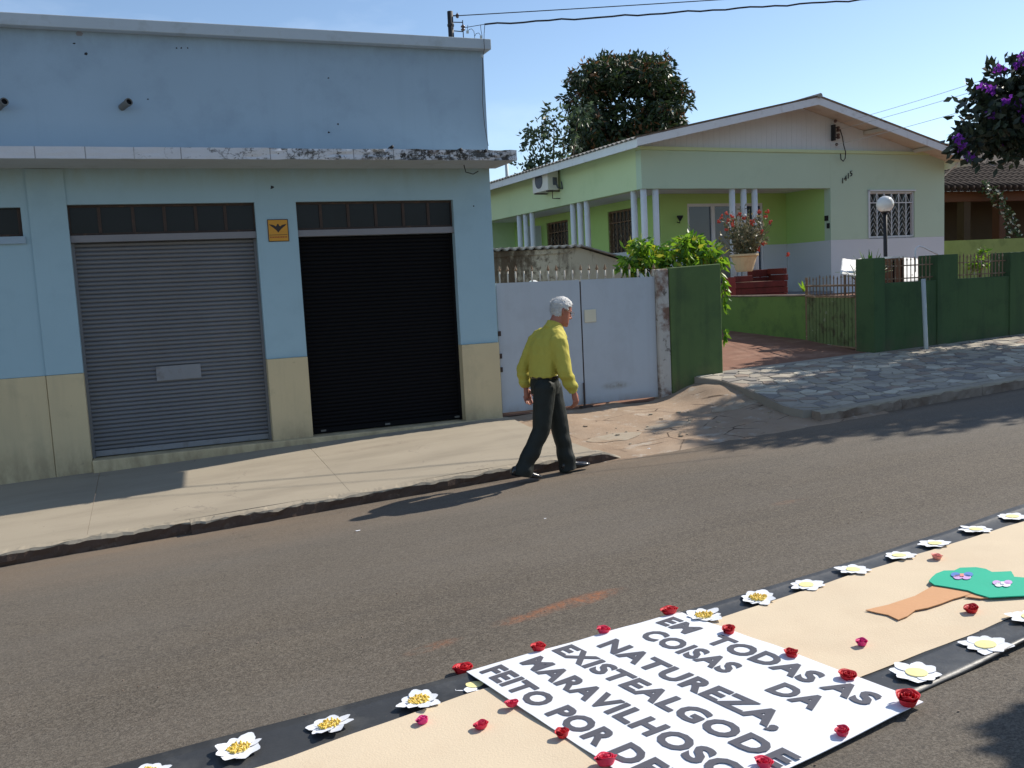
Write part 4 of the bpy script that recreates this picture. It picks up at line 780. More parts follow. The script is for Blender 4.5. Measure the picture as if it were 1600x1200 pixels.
for px in (1320, 1345, 1390, 1425, 1455): p = wp(px, 430, 12.25); fm.tube([(p.x, 12.25, 1.05), (p.x, 12.25, p.z+.01)], .02, 6)
build('frame', fm, M['crate'], cv)
a, b = wp(1393, 401, 11.7), wp(1413, 430, 11.7); cr = thing('wooden_box', 'small upright brown wooden box with pale lid in the yard', 'box', ((a.x+b.x)/2, 11.8, 1.05))
build('box', MB().box(a.x, b.x, 11.7, 11.9, 1.05, a.z-.03), M['crate'], cr, bevel=.006); build('lid', MB().box(a.x-.02, b.x+.02, 11.67, 11.93, a.z-.028, a.z+.005), M['tarp'], cr); build('slat', MB().box(a.x+.03, a.x+.05, 11.69, 11.70, 1.3, a.z-.06).box(b.x-.06, b.x-.04, 11.69, 11.70, 1.3, a.z-.06), M['black'], cr)
o = build('bent_pipe', MB().tube([wp(1430, 425, 11.2), wp(1430, 395, 11.2), wp(1431, 388, 11.2), wp(1436, 384.5, 11.2), wp(1444, 387, 11.2), wp(1466, 398, 11.2)], .012, 8), M['white'], smooth=True); tag(o, 'thin bent white pipe arching beside the second pier', 'pipe')
pb = thing('plank_planter', 'dark red plank planter box on the retaining wall', 'planter', (11.3, 15.0, 1.05))
a0 = wp(1137, 440, 15.0); a1 = wp(1232, 440, 15.0)
for k in range(4): z = 1.08+k*.125; x0 = a0.x+.17+.02*(k % 2); build('plank', MB().box(x0, a1.x-.06+.04*math.sin(k*2.1) - (.8 if k == 3 else 0), 15.0+.012*(k % 2), 15.05+.012*(k % 2), z, z+.118), M['redplank'], pb, bevel=.006)
build('end_post', MB().box(a0.x, a0.x+.165, 14.97, 15.1, 1.05, 1.56), mat('red_end', (.22, .04, .033), .8, .2, 6, .2, 50), pb, bevel=.008)
for k in range(4): z = 1.07+k*.155; build('rear_plank', MB().box(a0.x+.9, a1.x+.03-.03*(k % 2), 15.55, 15.6, z, z+.15), M['redplank'], pb, bevel=.006)
for k in range(5): z = 1.06+k*.128; build('end_board', MB().box(a1.x-.08+.03*math.sin(k*3), a1.x-.0+.03*math.sin(k*3), 15.02, 15.55, z, z+.118), M['redplank'], pb, bevel=.01)
build('soil', MB().box(a0.x+.18, a1.x-.1, 15.07, 15.54, 1.05, 1.45), M['earth'], pb)
# ------------------------------------------------------------------ plants
def leaf_mesh(name, P, D, Ln, Wd, mats, wts, up=.3, fold=.15):
    n = len(P); D = D/np.linalg.norm(D, axis=1, keepdims=True)
    A = RNG.normal(size=(n, 3)); A[:, 2] *= up; Wv = np.cross(D, A); Wv /= np.linalg.norm(Wv, axis=1, keepdims=True)+1e-9; Nn = np.cross(D, Wv)
    Ln = Ln*RNG.uniform(.65, 1.3, (n, 1)); Wd = Wd*RNG.uniform(.7, 1.25, (n, 1))
    V = np.empty((n, 4, 3)); V[:, 0] = P; V[:, 1] = P+D*Ln*.45+Wv*Wd+Nn*Wd*fold; V[:, 2] = P+D*Ln - Nn*Wd*fold; V[:, 3] = P+D*Ln*.45-Wv*Wd+Nn*Wd*fold
    me = bpy.data.meshes.new(name); me.vertices.add(4*n); me.vertices.foreach_set('co', V.reshape(-1)); me.loops.add(4*n); me.loops.foreach_set('vertex_index', np.arange(4*n, dtype=np.int32))
    me.polygons.add(n); me.polygons.foreach_set('loop_start', np.arange(0, 4*n, 4, dtype=np.int32))
    w_ = np.array(wts, float); me.polygons.foreach_set('material_index', RNG.choice(len(mats), n, p=w_/w_.sum()).astype(np.int32))
    me.update(calc_edges=True)
    for m in mats: me.materials.append(m)
    return me
def unit(n): v = RNG.normal(size=(n, 3)); return v/np.linalg.norm(v, axis=1, keepdims=True)
def lumps_pts(lumps, n, shell=.28):
    w_ = np.array([r**2 for _, r in lumps]); idx = RNG.choice(len(lumps), n, p=w_/w_.sum()); C = np.array([c for c, _ in lumps])[idx]; Rr = np.array([r for _, r in lumps])[idx][:, None]
    U = unit(n); return C + U*Rr*(RNG.uniform(0, 1, (n, 1))**shell)*np.array([1, 1, .9]), U
def grow(root, base, lumps, r0, nb, m=None):
    base = Vector(base); top = sum((Vector(c) for c, _ in lumps), Vector())/len(lumps); tm = MB()
    mid = base.lerp(top, .55); tm.tube([base, base.lerp(mid, .5)+Vector((.08*r0, .3*r0, 0)), mid, base.lerp(top, .85)], [r0, r0*.85, r0*.7, r0*.35], 9)
    for c, r in lumps[:nb]:
        c = Vector(c); s = base.lerp(top, random.uniform(.42, .75)); tm.tube([s, s.lerp(c, .5)+Vector((0, 0, .12*r)), c], [r0*.38, r0*.24, r0*.08], 6)
    return build('trunk', tm, m or M['bark'], root, smooth=True)
def cluster_leaves(name, root, lumps, n_cl, per, spread, Ln, Wd, mats, wts, droop=.4, shell=.25, flush=None):
    P, U = lumps_pts(lumps, n_cl, shell); P = np.repeat(P, per, 0); U = np.repeat(U, per, 0); n = len(P)
    D = U*.5 + unit(n)*.9 + np.array([0, 0, -droop]); P = P + unit(n)*spread*RNG.uniform(0, 1, (n, 1))
    off = np.array(ORIG[root.name]); me = leaf_mesh(name, P-off, D, Ln, Wd, mats, wts); return link(name, me, mats, root)
mg = thing('mango_tree', 'large dense dark tree with brownish new leaves behind the green house', 'tree', (18, 32, 0))
lm = []
for k in range(74):
    a_ = random.uniform(0, 6.283); e_ = .62; q_ = random.uniform(.45, 1.0)**.5*random.uniform(.86, 1.04); cx_ = math.copysign(abs(math.cos(a_))**e_, math.cos(a_)); cy_ = math.copysign(abs(math.sin(a_))**e_, math.sin(a_)); r_ = random.uniform(.36, .8)
    p_ = wp(978+(102-r_*32)*cx_*q_, 172-(92-r_*32)*cy_*q_, 32+random.uniform(-1.5, 1.5)); lm.append((p_[:], r_))
lm += [((18.1, 32, 7.5), 1.5), ((18.3, 31, 7.4), .9), ((17.6, 31, 6.6), .9), ((18.6, 31, 6.4), .9), ((18.0, 31, 5.6), 1.0), ((17.3, 31.2, 7.6), .8), ((19.1, 31.2, 7.3), .9), ((17, 32, 6.2), 1.3), ((19.4, 32, 6.4), 1.2), ((20.6, 31.8, 6.55), .6), ((21.3, 31.8, 6.4), .5), ((16.2, 31.5, 5.6), .8)]
grow(mg, (18, 32, 0), lm, .35, 16)
lm_small = [l for l in lm if l[1] < 1.0]
cluster_leaves('crown', mg, lm, 4600, 7, .22, .25, .048, [M['mango1'], M['mango2']], (3, 2), .5)
cluster_leaves('new_growth', mg, lm_small, 800, 6, .17, .22, .042, [M['mango3'], M['mango2']], (4, 1), -.1, .08)
tn = thing('slender_tree', 'thin open-leaved tree left of the big dark tree', 'tree', (13.2, 28, 0))
lt = [((13.0, 28, 7.0), .55), ((12.55, 28, 6.6), .5), ((12.1, 28, 6.3), .4), ((13.4, 28.2, 6.2), .6), ((12.4, 28, 6.1), .35), ((12.15, 27.8, 5.55), .4), ((11.75, 27.8, 5.35), .35), ((12.3, 28, 5.2), .4), ((13.1, 28, 5.5), .5), ((13.9, 28, 7.2), .5), ((11.6, 27.8, 5.0), .3)]
grow(tn, (13.4, 28, 0), lt, .12, 10)
cluster_leaves('crown', tn, lt, 210, 6, .17, .2, .045, [M['thin1'], M['thin2']], (3, 2), .25, .4)
pt = thing('purple_flowering_tree', 'dark street tree with purple flowers overhanging from the right', 'tree', (15.3, 9.4, .4))
lp = []
for k in range(60):
    u = unit(1)[0]; lp.append(((15.5+u[0]*2.2, 9.35+u[1]*1.6, 5.5+u[2]*1.55), random.uniform(.5, .8)))
lp += [((12.5, 11.0, 3.75), .42), ((12.85, 11.15, 4.05), .5), ((13.1, 11.1, 3.6), .5), ((13.6, 11.2, 4.35), .55), ((12.25, 10.95, 3.45), .28), ((13.1, 10.9, 3.6), .35), ((13.5, 11.0, 3.75), .6), ((13.9, 11.1, 4.1), .7), ((13.5, 11.4, 4.0), .6), ((14.5, 10.6, 4.8), 1.0), ((15.6, 9.5, 5.4), 1.5), ((15.0, 9.2, 5.6), 1.2), ((16.4, 9.5, 5.4), 1.2), ((15.2, 8.7, 5.6), 1.1), ((16.4, 8.7, 5.5), 1.1), ((14.6, 8.9, 6.2), .9), ((15.8, 8.4, 5.2), .9), ((17.2, 9.0, 5.2), 1.0), ((13.4, 11.3, 3.75), .45), ((13.9, 11.2, 3.8), .5), ((13.6, 11.5, 4.5), .5), ((14.0, 11.4, 4.7), .5)]
lp = [l for l in lp if not (l[0][2]+l[1] > 5.0 and (l[0][0]-l[1])/(l[0][1]+.3) < 1.27)]
grow(pt, (15.6, 9.3, .3), lp, .2, 22)
cluster_leaves('crown', pt, lp, 5600, 7, .16, .16, .045, [M['pur1'], M['pur2']], (3, 2), .2, .3)
P, U = lumps_pts([l for l in lp if l[1] < .6], 26, .05); P = np.concatenate([P, np.array([[12.02, 10.9, 3.55], [12.08, 10.9, 3.42], [12.2, 10.85, 3.25], [12.7, 10.9, 4.3], [13.3, 10.9, 4.75], [13.4, 10.9, 4.85], [13.2, 10.7, 3.85], [12.6, 10.8, 3.9]])]); P = np.repeat(P, 16, 0); P = P + unit(len(P))*.085*RNG.uniform(0, 1, (len(P), 1))
link('blossom', leaf_mesh('blossom', P-np.array(ORIG[pt.name]), unit(len(P)), .075, .034, [M['petalp']], (1,)), M['petalp'], pt)
nt_ = thing('kerbside_tree', 'small street tree on the near side, just outside the right edge, shading the road corner', 'tree', (7.2, .4, .3))
ln_ = [((7.16+.5*u[0], 2.15+.5*u[1], 3.0+.4*u[2]), .42) for u in unit(16)]
grow(nt_, (7.2, .4, .25), ln_, .1, 8); cluster_leaves('crown', nt_, ln_, 1100, 7, .12, .14, .05, [M['pur2'], M['mango2']], (1, 1), .2, .5)
# leafy shrub over the pier
sb = thing('pier_shrub', 'bright yellow-green leafy shrub spilling over the green pier', 'shrub', (6.7, 10.95, .05))
def shp(px, py, Y): p = wp(px, py, Y); return (p.x, p.y, p.z)
ls = [(shp(985, 400, 11.0), .17), (shp(1000, 385, 11.0), .16), (shp(1020, 390, 11.1), .17), (shp(985, 418, 10.95), .15), (shp(1010, 410, 10.95), .16), (shp(1040, 402, 10.9), .13), (shp(1065, 388, 10.9), .18), (shp(1080, 380, 10.95), .15), (shp(1090, 395, 10.85), .18), (shp(1110, 398, 10.8), .15), (shp(1120, 408, 10.7), .11), (shp(1128, 425, 10.62), .07), (shp(1040, 418, 10.9), .12), (shp(1125, 402, 10.75), .1), (shp(1075, 408, 10.75), .12)]
grow(sb, (6.9, 11.0, .05), ls, .05, 14)
cluster_leaves('leaves', sb, ls, 300, 5, .06, .125, .024, [M['lime1'], M['lime2'], M['lime3']], (5, 4, 1), .75, .45)
P = np.array([wp(px+random.uniform(-3, 3), py+random.uniform(-7, 7), 10.6) for px, py in ((1131, 445), (1132, 455), (1133, 463), (1131, 478), (1132, 520), (1130, 523), (1130, 437)) for _ in range(7)])
link('hanging_leaves', leaf_mesh('hanging_leaves', P-np.array(ORIG[sb.name]), unit(len(P))*.5+np.array([.2, -.2, -.9]), .12, .024, [M['lime1'], M['lime2']], (3, 1)), M['lime1'], sb)
# red-flowering pot plant
pp = thing('potted_plant', 'cream pot of straggly red-flowered plant on the plank planter', 'potted plant', tuple(wp(1163, 423, 15.3)))
c = wp(1163, 423, 15.3); build('pot', MB().lathe([(.15, -.02), (.17, .02), (.25, .27), (.285, .29), (.285, .33), (.25, .33), (.24, .29), (.0, .29)], c, 20), M['pot'], pp, smooth=False, bevel=.004)
st = MB(); tips = []
for k in range(95):
    a = random.uniform(0, 6.28); rr = random.uniform(.1, .72); h = random.uniform(.35, 1.02) * (1.05-.35*rr); e = c+Vector((rr*math.cos(a)*.85, rr*math.sin(a)*.7, .3+h)); s = c+Vector((.14*math.cos(a), .14*math.sin(a), .28))
    st.tube([s, s.lerp(e, .5)+Vector((0, 0, .06)), e], [.008, .006, .004], 4); tips.append((s, e))
build('stems', st, M['grey2'], pp)
P = np.array([s.lerp(e, random.uniform(.15, .98))[:] for s, e in tips for _ in range(13)]); P = P+unit(len(P))*.04
link('leaves', leaf_mesh('leaves', P-np.array(ORIG[pp.name]), unit(len(P))+np.array([0, 0, .3]), .085, .02, [M['grey1'], M['grey2']], (2, 1)), M['grey1'], pp)
fl = [wp(px, py, 15.25+random.uniform(-.25, .2)) for px, py in ((1127, 339), (1123, 345), (1135, 334), (1144, 337), (1137, 346), (1144, 346), (1162, 341), (1176, 345), (1175, 350), (1146, 352), (1187, 330), (1199, 332), (1196, 338), (1190, 362), (1204, 348), (1136, 358), (1230, 398), (1194, 381), (1186, 390), (1155, 335))]
for p in fl:
    f0 = MB()
    for u in unit(7): f0.sphere(p+Vector(u)*.032*random.uniform(.6, 1.4), random.uniform(.014, .026), 6, 4)
    build('flower_head', f0, M['redfl'], pp)
def strap_plant(name, label, c, n, Ln, wd, mt, cat='plant'):
    t = thing(name, label, cat, tuple(c))
    for k in range(n):
        a = random.uniform(0, 6.28); el = random.uniform(.5, 1.35); d = Vector((math.cos(a)*math.cos(el), math.sin(a)*math.cos(el), math.sin(el))); s = Vector((-math.sin(a), math.cos(a), 0)); l_ = Ln*random.uniform(.7, 1.15); m = MB(); N = 5
        for i in range(N+1):
            u = i/N; p = Vector(c)+d*l_*u+Vector((0, 0, -.35*l_*u*u*math.cos(el))); w_ = wd*math.sin(math.pi*min(.97, .15+u*.85)); m.v += [p-s*w_, p+s*w_+Vector((0, 0, .004))]
        m.f = [(2*i, 2*i+1, 2*i+3, 2*i+2) for i in range(N)]; m.m = [0]*N; build('leaf', m, mt, t)
    return t
strap_plant('spiky_plant', 'spiky strap-leaved plant beside the gate pier', wp(1360, 440, 11.5), 30, .62, .022, M['lime2'])
strap_plant('spiky_plant', 'small dark spiky plant left of the gate pier behind the pickets', wp(1345, 448, 12.0), 22, .5, .02, M['vine1'])
strap_plant('spiky_plant', 'little yellow-green sprout on the retaining wall by the gate', wp(1256, 456, 12.7), 8, .22, .02, M['lime1'])
yp = thing('yard_bush', 'small yellowish bush behind the railing near the right edge', 'bush', tuple(wp(1531, 425, 13.0)))
ly_ = [(shp(1528, 408, 13.0), .14), (shp(1536, 396, 13.1), .14), (shp(1522, 418, 13), .12), (shp(1540, 412, 13), .12)]
grow(yp, wp(1531, 436, 13.0), ly_, .02, 4); cluster_leaves('leaves', yp, ly_, 70, 5, .06, .08, .02, [M['lime2'], M['lime1'], M['grey2']], (3, 2, 1), .2, .5)
# ================================================================== neighbour on the right
nb = thing('neighbour_house', 'shaded ochre house with brown tiled roof beyond the green house', 'house', (23, 22, 1.05))
e0, e1 = wp(1470, 306, 20.5), wp(1640, 288, 20.5); NXa, NXb = e0.x-2, e1.x+8; ze = (e0.z+e1.z)/2
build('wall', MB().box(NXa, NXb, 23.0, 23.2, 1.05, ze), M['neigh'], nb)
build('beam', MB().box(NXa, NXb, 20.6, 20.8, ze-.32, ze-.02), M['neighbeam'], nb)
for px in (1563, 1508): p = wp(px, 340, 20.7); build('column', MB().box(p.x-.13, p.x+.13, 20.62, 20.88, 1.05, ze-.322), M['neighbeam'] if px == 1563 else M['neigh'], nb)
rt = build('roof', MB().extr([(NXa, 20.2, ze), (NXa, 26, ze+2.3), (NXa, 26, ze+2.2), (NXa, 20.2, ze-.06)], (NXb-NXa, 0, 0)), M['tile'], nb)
tl = MB(); tl.lathe([(.10, 0), (.125, .42)], (0, 0, 0), 8); tme = tl.mesh('roof_tile', smooth=True); tme.materials.append(M['tile']); off = ORIG[nb.name]
sl = math.atan2(2.3, 5.8)
for r_ in range(7):
    for i in range(26):
        o = bpy.data.objects.new('roof_tile', tme); COL.objects.link(o); o.parent = rt; y = 20.18+r_*.36
        o.location = (e0.x-.6+i*.25-off[0], y-off[1], ze+(y-20.2)*math.tan(sl)+.03-off[2]); o.rotation_euler = (-(math.pi/2-sl), 0, 0)
lwn = build('lime_wall', MB().box(19.3, 30, 18.6, 18.75, 1.0, wp(1540, 374, 18.6).z), M['limewall']); tag(lwn, 'weathered lime green yard wall in front of the ochre house', 'wall')
vc = thing('creeper', 'pale-leaved creeper climbing the orange column', 'creeper', tuple(wp(1570, 380, 20.3)))
path = [wp(1440+x/5.456, 220+y/5.456, 20.2) for x, y in ((500, 370), (560, 410), (600, 440), (640, 470), (680, 540), (720, 600), (760, 660), (770, 730), (800, 800), (770, 850))]
build('stem', MB().tube(path+[Vector((path[-1].x, 20.2, 1.05))], .02, 5), M['bark'], vc)
P = np.array([(path[i].lerp(path[i+1], random.random()))[:] for i in range(len(path)-1) for _ in range(34)]); P = P+unit(len(P))*.16
link('leaves', leaf_mesh('leaves', P-np.array(ORIG[vc.name]), unit(len(P)), .13, .035, [M['vine1'], M['vine2']], (3, 1)), M['vine1'], vc)
# ================================================================== the street carpet
FO = [(-1.2, 3.66), (1.2, 3.70), (2.46, 3.775), (3.1, 3.83), (3.85, 3.92), (5.08, 4.095), (7.5, 4.4)]
FI = [(-1.2, 3.20), (.32, 3.35), (1.12, 3.50), (2.37, 3.585), (3.19, 3.69), (4.77, 3.845), (7.5, 4.1)]
NI = [(-1.2, 2.33), (1.2, 2.60), (2.5, 2.745), (2.91, 2.785), (3.55, 2.86), (7.5, 3.3)]
NO = [(-1.2, 2.09), (1.2, 2.36), (2.6, 2.515), (2.75, 2.54), (3.25, 2.61), (7.5, 3.05)]
def ribbon(fa, fb, dz, lift_a, lift_b, th=.004, nv=6, seed=0, wob=.012, lo=-9):
    m = MB(); xs = fr(-1.2, 7.2, .06); N = nv+1
    for x in xs:
        a = interp(x, fa)+wob*noise.noise((x*2.3, seed, 0)); b = interp(x, fb)+wob*noise.noise((x*2.1, seed+5, 0))
        for j in range(N):
            t = j/nv; y = lerp(a, b, t); l_ = sm(lo, lo+.5, x)*( lift_a*max(0, noise.noise((x*1.1, seed, 7))+.35)*(1-t)**4 + lift_b*max(0, noise.noise((x*.9, seed, 9))+.6)*t**4)
            m.v.append((x, y, road_z(x, y)+dz+l_+.003*max(0, noise.noise((x*3, y*6, seed)))))
    k = len(xs)*N; m.v += [(x, y, z-th) for x, y, z in m.v[:k]]
    for i in range(len(xs)-1):
        for j in range(nv): q = i*N+j; m.f += [(q, q+1, q+N+1, q+N), (k+q, k+q+N, k+q+N+1, k+q+1)]
        for j in (0, nv): q = i*N+j; m.f.append((q, q+N, k+q+N, k+q))
    m.m = [0]*len(m.f); return m
o = build('border_strip', ribbon(FI, FO, .008, 0, .03, seed=2), M['plastic'], smooth=True); tag(o, 'black plastic strip along the far edge of the street carpet', 'carpet border', 'black carpet borders')
o = build('border_strip', ribbon(NI, NO, .012, 0, .035, .010, seed=4, lo=2.7), M['plastic'], smooth=True); tag(o, 'black plastic strip along the near edge of the street carpet', 'carpet border', 'black carpet borders')
felt = MB(); xs = fr(-1.2, 7.2, .06); NV = 16
for x in xs:
    a = interp(x, NI)-.012+.010*noise.noise((x*4, 1, 3)); b = interp(x, FI)+.012+.010*noise.noise((x*4, 2, 3))
    for j in range(NV+1): y = lerp(a, b, j/NV); felt.v.append((x, y, road_z(x, y)+.0165+.006*noise.noise((x*1.7, y*2.6, 5))+.003*noise.noise((x*6, y*6, 5))))
felt.f = [(i*(NV+1)+j, (i+1)*(NV+1)+j, (i+1)*(NV+1)+j+1, i*(NV+1)+j+1) for i in range(len(xs)-1) for j in range(NV)]; felt.m = [0]*len(felt.f)
o = build('carpet_sheet', felt, M['felt'], smooth=True); tag(o, 'long sand-coloured cloth laid down the middle of the road', 'carpet')
# ---- lettered banner
BO = gp(733, 1050, .024); BU = (gp(1437, 1095, .024)-gp(1062, 957, .024)).normalized(); BV = RN.cross(BU).normalized(); BN = BU.cross(BV).normalized()
if BN.z < 0: BN = -BN
bn = thing('lettered_banner', 'white banner with grey capital letters lying across the carpet', 'banner', tuple(BO))
def bp(u, v, n=0): return BO + BU*u + BV*v + BN*(n + .006*noise.noise((u*2.1, v*2.6, 3)) + .0035*noise.noise((u*5.5+v*2, v*4.5, 1)) + .004)
corners = [(-.005, -.01), (1.475, -.01), (1.452, 1.138), (.092, 1.138)]
N = 44; bm_ = MB()
for lay in (0, 1):
    for j in range(N+1):
        for i in range(N+1):
            s, t = i/N, j/N; u = lerp(lerp(corners[0][0], corners[1][0], s), lerp(corners[3][0], corners[2][0], s), t); v = lerp(-.01, 1.138, t)
            bm_.v.append(tuple(bp(u, v, (-.0025 if lay else 0) - (.004*s**8))))
K = (N+1)**2
for j in range(N):
    for i in range(N): q = j*(N+1)+i; bm_.f += [(q, q+1, q+N+2, q+N+1), (K+q, K+q+N+1, K+q+N+2, K+q+1)]
for i in range(N):
    for q, d in ((i, 1), (N*(N+1)+i, 1), (i*(N+1), N+1), (i*(N+1)+N, N+1)): bm_.f.append((q, q+d, K+q+d, K+q))
bm_.m = [0]*len(bm_.f); sheet = build('sheet', bm_, M['banner'], bn)
for body, v0, u0, u1 in (('EM  TODAS AS', .957, .13, 1.345), ('COISAS    DA', .790, .205, 1.25), ('NATUREZA,', .583, .165, 1.265), ('EXISTEALGODE', .400, .066, 1.455), ('MARAVILHOSO', .215, .089, 1.415), ('FEITO POR DEUS', .035, .043, 1.43)):
    me = text_mesh(body, 1.0, .042, 0, 0, 1.09); co = np.empty(len(me.vertices)*3); me.vertices.foreach_get('co', co); co = co.reshape(-1, 3)
    x0, x1 = co[:, 0].min(), co[:, 0].max(); cap = .77
    for vtx in me.vertices:
        x, y, z = vtx.co; u = u0+(x-x0)/(x1-x0)*(u1-u0); vv = v0 + y/cap*.113; p = bp(u, vv, .0024)-Vector(BO); vtx.co = p
    bm = bmesh.new(); bm.from_mesh(me); bm.faces.ensure_lookup_table(); seen = set()
    for f0 in bm.faces:
        if f0.index in seen: continue
        isl = []; stack = [f0]; seen.add(f0.index)
        while stack:
            f = stack.pop(); isl.append(f)
            for v in f.verts:
                for f2 in v.link_faces:
                    if f2.index not in seen: seen.add(f2.index); stack.append(f2)
        m2 = MB(); ids = {}
        for f in isl:
            for v in f.verts:
                if v not in ids: ids[v] = len(m2.v); m2.v.append(tuple(v.co))
            m2.f.append(tuple(ids[v] for v in f.verts)); m2.m.append(0)
        build('letter', m2, M['ink'], bn, local=True, fixn=False)
    bm.free(); bpy.data.meshes.remove(me)
# ---- tree cut-out
def z5(x, y, dz): return gp(1300+x/4, 780+y/4, dz)
ct = thing('tree_cutout', 'foam cut-out tree with green crown and brown trunk on the carpet', 'decoration', tuple(z5(640, 600, .02)))
trunk = [(210, 696), (350, 664), (520, 608), (640, 540), (880, 575), (890, 592), (760, 626), (680, 657), (600, 682), (520, 697), (470, 735), (415, 757), (350, 727), (280, 713)]
build('trunk', MB().extr([z5(x, y, .022) for x, y in trunk], (0, 0, .004)), M['foambrown'], ct)
build('branch', MB().extr([z5(x, y, .0225) for x, y in ((830, 612), (885, 593), (985, 619), (930, 624))], (0, 0, .004)), M['foambrown'], ct)
crown = [(605, 515), (625, 492), (650, 470), (700, 451), (765, 450), (800, 433), (900, 430), (960, 440), (1000, 460), (1060, 458), (1120, 455), (1140, 490), (1200, 495), (1290, 515), (1340, 560), (1320, 590), (1250, 606), (1100, 613), (985, 619), (900, 595), (850, 575), (720, 552), (640, 540)]
cr_ = build('crown', MB().extr([z5(x, y, .0285) for x, y in crown], (0, 0, .005)), M['foamgreen'], ct)
def bfly(cx, cy, s, m1, m2):
    for (dx, dy, k) in ((-1, -.15, m1), (1, -.25, m1), (-.6, .55, m2), (.7, .6, m2)): build('paper_wing', MB().prism([(0, 0)], 0, 0) if 0 else MB().extr([z5(cx+dx*s+s*.75*math.cos(a), cy+dy*s*.5+s*.38*math.sin(a), .036) for a in [6.28*i/9 for i in range(9)]], (0, 0, .002)), k, cr_)
    build('paper_body', MB().extr([z5(cx-s*.3, cy-s*.2, .0385), z5(cx+s*.3, cy-s*.2, .0385), z5(cx+s*.3, cy+s*.2, .0385), z5(cx-s*.3, cy+s*.2, .0385)], (0, 0, .003)), M['rosepink'] if m1 is M['bfly2'] else M['paper'], cr_)
bfly(812, 476, 40, M['bfly2'], M['bfly']); bfly(1065, 525, 36, M['bfly'], M['paper'])
# ---- paper daisies
def ground_frame(o, p, rot=0, tilt=(0, 0)):
    nrm = RN.normalized(); q = nrm.to_track_quat('Z', 'Y'); o.location = p; o.rotation_mode = 'QUATERNION'
    from mathutils import Quaternion, Euler
    o.rotation_quaternion = q @ Quaternion((0, 0, 1), rot) @ Euler((tilt[0], tilt[1], 0)).to_quaternion()
pet = MB(); NP = 6
for i in range(NP+1):
    t = i/NP; r_ = lerp(.026, .103, t); w_ = .040*math.sin(math.pi*(.13+.84*t))**.6 if t < 1 else .014; z = .004+.002*t*t
    for j in (-1, 0, 1): pet.v.append((r_ - (.006*abs(j) if t > .8 else 0), j*w_, z + .001*abs(j)))
pet.f = [(i*3+j, (i+1)*3+j, (i+1)*3+j+1, i*3+j+1) for i in range(NP) for j in (0, 1)]; pet.m = [0]*len(pet.f)
pme = pet.mesh('petal', smooth=True); pme.materials.append(M['paper'])
dsk = MB().lathe([(.042, .003), (.042, .009), (.0, .011)], (0, 0, 0), 16).mesh('disc'); dsk.materials.append(M['kernel2'])
kr = MB()
for k in range(95):
    a = random.uniform(0, 6.28); r_ = .047*math.sqrt(random.random()); kr.sphere((r_*math.cos(a), r_*math.sin(a), .011+random.uniform(0, .006)), (.0052, .0045, .004), 5, 4)
krm = kr.mesh('grains', smooth=True); krm.materials.append(M['kernel'])
DL = [((226, 1213), 1, 'cut off by the bottom edge of the picture'), ((373, 1172), 1, 'second from the left end'), ((515, 1135), 1, 'third from the left end, petals curled up'), ((655, 1097), 1, 'heaped with yellow grains, just left of the magenta paper rose'), ((742, 1071), 2, 'half hidden under the left corner of the banner'),
      ((1100, 964), 1, 'touching the far right corner of the banner'), ((1185, 936), 1, 'with yellow grains, first clear one right of the banner'), ((1260, 915), 0, 'second clear one right of the banner'), ((1333, 891), 0, 'third clear one right of the banner'), ((1405, 869), 0, 'fourth right of the banner, left of the pink rose'), ((1461, 850), 0, 'just behind the pale pink rose'), ((1525, 828), 0, 'second from the right edge'), ((1582, 808), 0, 'at the right edge'),
      ((1432, 1053), 0, 'nearest the big red corner rose'), ((1540, 1009), 0, 'below the cut-out tree'), ((1612, 966), 0, 'cut by the right edge')]
for k, (p, gr_, txt) in enumerate(DL):
    near = k >= 13; d = thing('paper_daisy', 'white paper daisy, %s strip, %s' % ('near' if near else 'far', txt), 'paper flower', (0, 0, 0), 'paper daisies on the carpet borders')
    q = gp(*p, .002 if gr_ == 2 else .020); gr_ = gr_ % 2; ground_frame(d, q, random.uniform(0, 6), (random.uniform(-.05, .05), random.uniform(-.05, .05)))
    s = (.98 if near else (.88 if k > 6 else .95)); d.scale = (s, s, s)
    for i in range(8):
        o = bpy.data.objects.new('petal', pme); COL.objects.link(o); o.parent = d; curl = (random.choice((0, .02, .05, .08, .15)) if gr_ else random.choice((-.02, 0, 0, .02, .04)))
        o.rotation_euler = (random.uniform(-.12, .12) if gr_ else random.uniform(-.03, .03), -curl, 2*math.pi*i/8+random.uniform(-.1, .1)); o.scale = (random.uniform(.82, 1.12), random.uniform(.72, .98), 1)
    o = bpy.data.objects.new('disc', dsk); COL.objects.link(o); o.parent = d
    if gr_:
        o = bpy.data.objects.new('grains', krm); COL.objects.link(o); o.parent = d; o.rotation_euler = (0, 0, random.uniform(0, 6)); o['kind'] = 'stuff'
